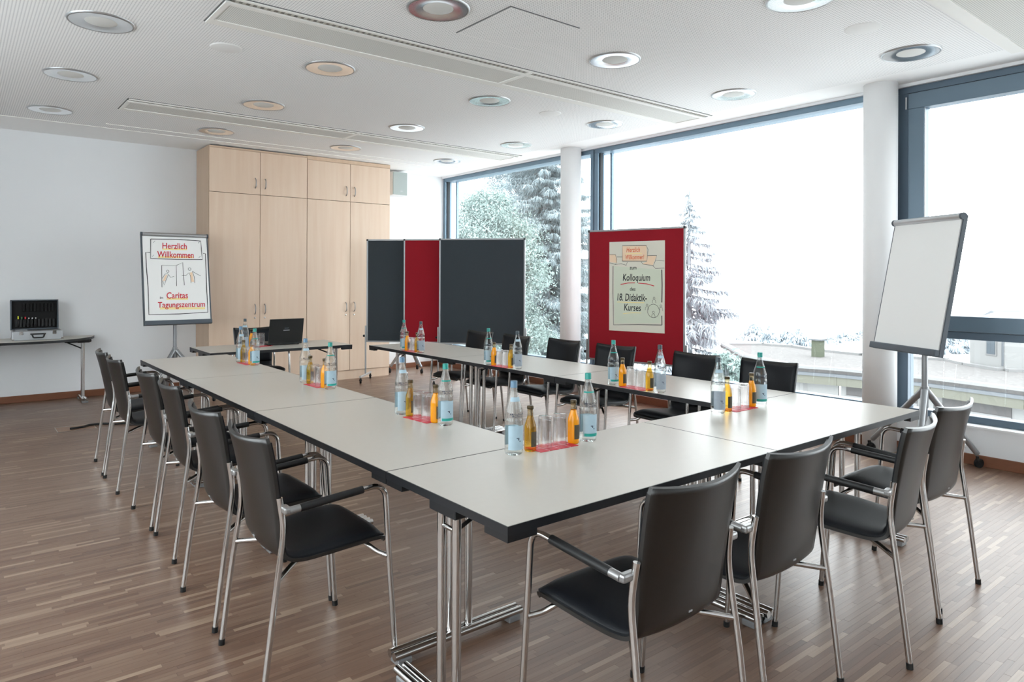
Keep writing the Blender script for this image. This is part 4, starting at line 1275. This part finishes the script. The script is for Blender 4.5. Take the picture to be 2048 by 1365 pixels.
def white_house():
    ZR = -1.0
    p0 = bp(1941, 720, ZR); p1 = bp(2010, 731, ZR); p2 = bp(2330, 735, ZR)
    r = empty('white_house', (p0[0], p0[1], -1.02)); tag(r, 'white rendered house with one small window above the gravel roof', 'building')
    l = lambda p: (p[0]-p0[0], p[1]-p0[1])
    a, b, c = Vector(l(p0)), Vector(l(p1)), Vector(l(p2))
    back = (b-a).normalized(); nrm = Vector((-back.y, back.x))
    off = Vector((p0[0]-CAMX, p0[1]-CAMY)).normalized()*3.0 + Vector((0.35, -0.3))
    MB().prism([tuple(a), tuple(b), tuple(c), tuple(c+off*2), tuple(a+off*2)], -5.98, 1.22).build('outer_wall', 'render_white', r)
    t = back; nn = Vector((t.y, -t.x)); L = (b-a).length
    s = L*0.50
    pr = lambda s0, s1, o0, o1, z0, z1, nm, m, par=r: MB().prism([tuple(a+t*s0+nn*o0), tuple(a+t*s0+nn*o1), tuple(a+t*s1+nn*o1), tuple(a+t*s1+nn*o0)], z0, z1).build(nm, m, par)
    w_ = pr(s-0.02, s+L*0.30, -0.02, 0.02, 0.34, 1.05, 'window', 'rim_metal')
    pr(s+0.03, s+L*0.30-0.05, 0.02, 0.03, 0.38, 1.01, 'window_pane', 'curtain_blue', w_)
    MB().tube([(*(b+nn*0.05), 0.1), (*(b+nn*0.05), 1.2)], 0.03, 8).build('downpipe', 'fascia_grey', r)
    MB().prism([tuple(a-off*0.1), tuple(b+nn*0.3), tuple(c+nn*0.3), tuple(c+off*2), tuple(a+off*2)], 1.22, 1.28).build('roof_slab', 'rim_metal', r)
white_house()

def tri_cloud(P, D, L, Wd, rng):
    """n slim triangles at P pointing along D"""
    n = len(P)
    D = D/np.linalg.norm(D, axis=1)[:, None]
    R = rng.normal(size=(n, 3)); S_ = np.cross(D, R); S_ /= np.linalg.norm(S_, axis=1)[:, None]+1e-9
    v = np.empty((n, 3, 3))
    v[:, 0] = P - S_*Wd[:, None]/2; v[:, 1] = P + S_*Wd[:, None]/2; v[:, 2] = P + D*L[:, None]
    return v.reshape(-1, 3)

def mesh_tris(name, V, m, parent):
    n = len(V)//3
    me = bpy.data.meshes.new(name)
    me.vertices.add(len(V)); me.vertices.foreach_set('co', V.astype(np.float32).ravel())
    me.loops.add(len(V)); me.loops.foreach_set('vertex_index', np.arange(len(V), dtype=np.int32))
    me.polygons.add(n); me.polygons.foreach_set('loop_start', np.arange(0, len(V), 3, dtype=np.int32))
    me.polygons.foreach_set('loop_total', np.full(n, 3, dtype=np.int32))
    me.materials.append(MATS[m]); me.update(calc_edges=True)
    o = bpy.data.objects.new(name, me); COL.objects.link(o); o.parent = parent
    o['kind'] = 'stuff'
    return o

def conifer(base, H, R, label, m, seed, nb=150, twigs=70, tw=0.3, ww=0.05, droop=0.35, start=0.1, power=0.85, group=None, gap=0.0, name='spruce_tree'):
    rng = np.random.default_rng(seed)
    r = empty(name, base); tag(r, label, 'tree', group)
    MB().tube([(0,0,0), (0,0,H*0.55), (0,0,H)], [H*0.014+0.05, H*0.009+0.03, 0.02], 8).build('trunk', 'bark', r)
    allV = []
    br = MB()
    for i in range(nb):
        f = start + (1-start)*(i+rng.random())/nb
        z = H*f*0.985
        L = R*(1-f)**power*rng.uniform(0.7, 1.1)+0.12
        a = rng.uniform(0, 2*math.pi)
        d = np.array([math.cos(a), math.sin(a), 0])
        s = np.linspace(0, 1, 6)
        pts = [d*L*t + np.array([0, 0, z - droop*L*(t**1.2) + 0.18*L*t**3]) for t in s]
        br.tube(pts, [0.012*L+0.008]*5+[0.004], 4, False)
        n = max(6, int(twigs*L/R*2.0))
        t = rng.uniform(0.12 if L > 0.5 else 0.0, 1.0, n)
        P = d[None]*(L*t)[:, None]; P[:, 2] = z - droop*L*t**1.2 + 0.18*L*t**3
        side = np.cross(d, [0, 0, 1])
        spread = rng.uniform(-1, 1, n)*(0.16*L*(1-t*0.7)+0.03)
        P = P + side[None]*spread[:, None]
        P[:, 2] += rng.normal(0, 0.02, n)
        D = d[None]*rng.uniform(0.0, 0.7, (n, 1)) + side[None]*(np.sign(spread)*rng.uniform(0, 0.6, n))[:, None] + np.array([[0, 0, -1]])*rng.uniform(0.25, 1.3, (n, 1))
        allV.append(tri_cloud(P, D, rng.uniform(0.5, 1.3, n)*tw*min(1, 0.35+L/R), rng.uniform(0.6, 1.4, n)*ww, rng))
    br.build('branches', 'bark', r)['kind'] = 'stuff'
    mesh_tris('needles', np.concatenate(allV), m, r)
    return r

def leafy(base, H, R, label, m, seed, clumps=260, leaves=150, ls=0.12, name='frosty_tree', zlo=0.2):
    rng = np.random.default_rng(seed)
    r = empty(name, base); tag(r, label, 'tree')
    MB().tube([(0,0,0), (0.1,0.05,H*0.4), (0,0,H*0.85)], [0.28, 0.18, 0.04], 8).build('trunk', 'bark', r)
    V = []
    br = MB()
    for i in range(clumps):
        z = H*rng.uniform(zlo, 1.0)
        k = math.sqrt(max(0.02, 1-((z/H-0.45)/0.56)**2))
        rad = R*k*math.sqrt(rng.uniform(0.15, 1)); a = rng.uniform(0, 2*math.pi)
        c = np.array([rad*math.cos(a), rad*math.sin(a), z])
        br.tube([(c[0]*0.1, c[1]*0.1, z*0.85), (c[0]*0.6, c[1]*0.6, z*0.95), tuple(c)], [0.035, 0.02, 0.008], 4, False)
        cs_ = rng.uniform(0.25, 0.6)*R*0.24
        P = c[None]+rng.normal(0, 1, (leaves, 3))*np.array([cs_, cs_, cs_*0.65])
        D = rng.normal(0, 1, (leaves, 3)); D[:, 2] -= 0.5
        V.append(tri_cloud(P, D, rng.uniform(0.6, 1.4, leaves)*ls, rng.uniform(0.5, 1.2, leaves)*ls*0.45, rng))
    br.build('branches', 'bark', r)['kind'] = 'stuff'
    mesh_tris('leaves', np.concatenate(V), m, r)
    return r

def ground_at(u, d):
    x, y = cw(u, d); return (x, y, -7)
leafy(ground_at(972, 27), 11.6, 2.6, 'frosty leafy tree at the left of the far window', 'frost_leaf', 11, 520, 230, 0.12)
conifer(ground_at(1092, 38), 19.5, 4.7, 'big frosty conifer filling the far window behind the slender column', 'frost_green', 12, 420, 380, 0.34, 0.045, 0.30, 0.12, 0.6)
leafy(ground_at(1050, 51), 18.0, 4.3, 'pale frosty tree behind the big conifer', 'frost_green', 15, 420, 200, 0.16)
conifer(ground_at(1378, 30), 12.3, 4.2, 'tall frosty spruce standing behind the red pinboard', 'frost_haze_spruce', 21, 150, 170, 0.5, 0.06, 0.30, 0.12, 0.95)
rng0 = random.Random(4)
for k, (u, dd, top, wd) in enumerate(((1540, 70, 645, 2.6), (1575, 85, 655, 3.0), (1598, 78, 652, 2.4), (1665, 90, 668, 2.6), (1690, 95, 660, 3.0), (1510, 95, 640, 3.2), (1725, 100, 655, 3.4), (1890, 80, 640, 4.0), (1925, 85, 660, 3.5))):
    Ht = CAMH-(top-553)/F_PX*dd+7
    conifer(ground_at(u, dd), Ht, wd, 'distant haze-tinted conifer in the valley, %s from the left' % ['second','third','fourth','fifth','sixth','first','seventh','eighth','ninth'][k], 'far_haze_spruce', 40+k, 70, 60, 0.8, 0.25, 0.3, 0.05, 0.9, 'distant conifers in the valley', name='distant_conifer')
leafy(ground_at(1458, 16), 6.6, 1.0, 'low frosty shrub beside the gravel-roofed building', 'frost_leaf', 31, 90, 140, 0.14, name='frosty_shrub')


def far_house():
    x, y = cw(2010, 85)
    r = empty('distant_house', (x, y, -7), -YAW); tag(r, 'tiny distant house roof just above the casement transom', 'building')
    zt = CAMH-(626-552)/F_PX*85+7
    MB().box(-1.5, 1.5, -1.5, 1.5, 0, zt).build('outer_wall', 'render_white', r)
    MB().add([(-1.7,-1.7,zt),(1.7,-1.7,zt),(1.7,1.7,zt),(-1.7,1.7,zt),(-1.7,0,zt+0.75),(1.7,0,zt+0.75)], [(0,1,5,4),(2,3,4,5),(0,4,3),(1,2,5),(0,3,2,1)]).build('roof', 'fascia_grey', r)
    for k in range(3):
        MB().box(-1.1+k*0.9, -0.7+k*0.9, -1.53, -1.5, zt-0.9, zt-0.3).build('window', 'curtain_blue', r)
far_house()
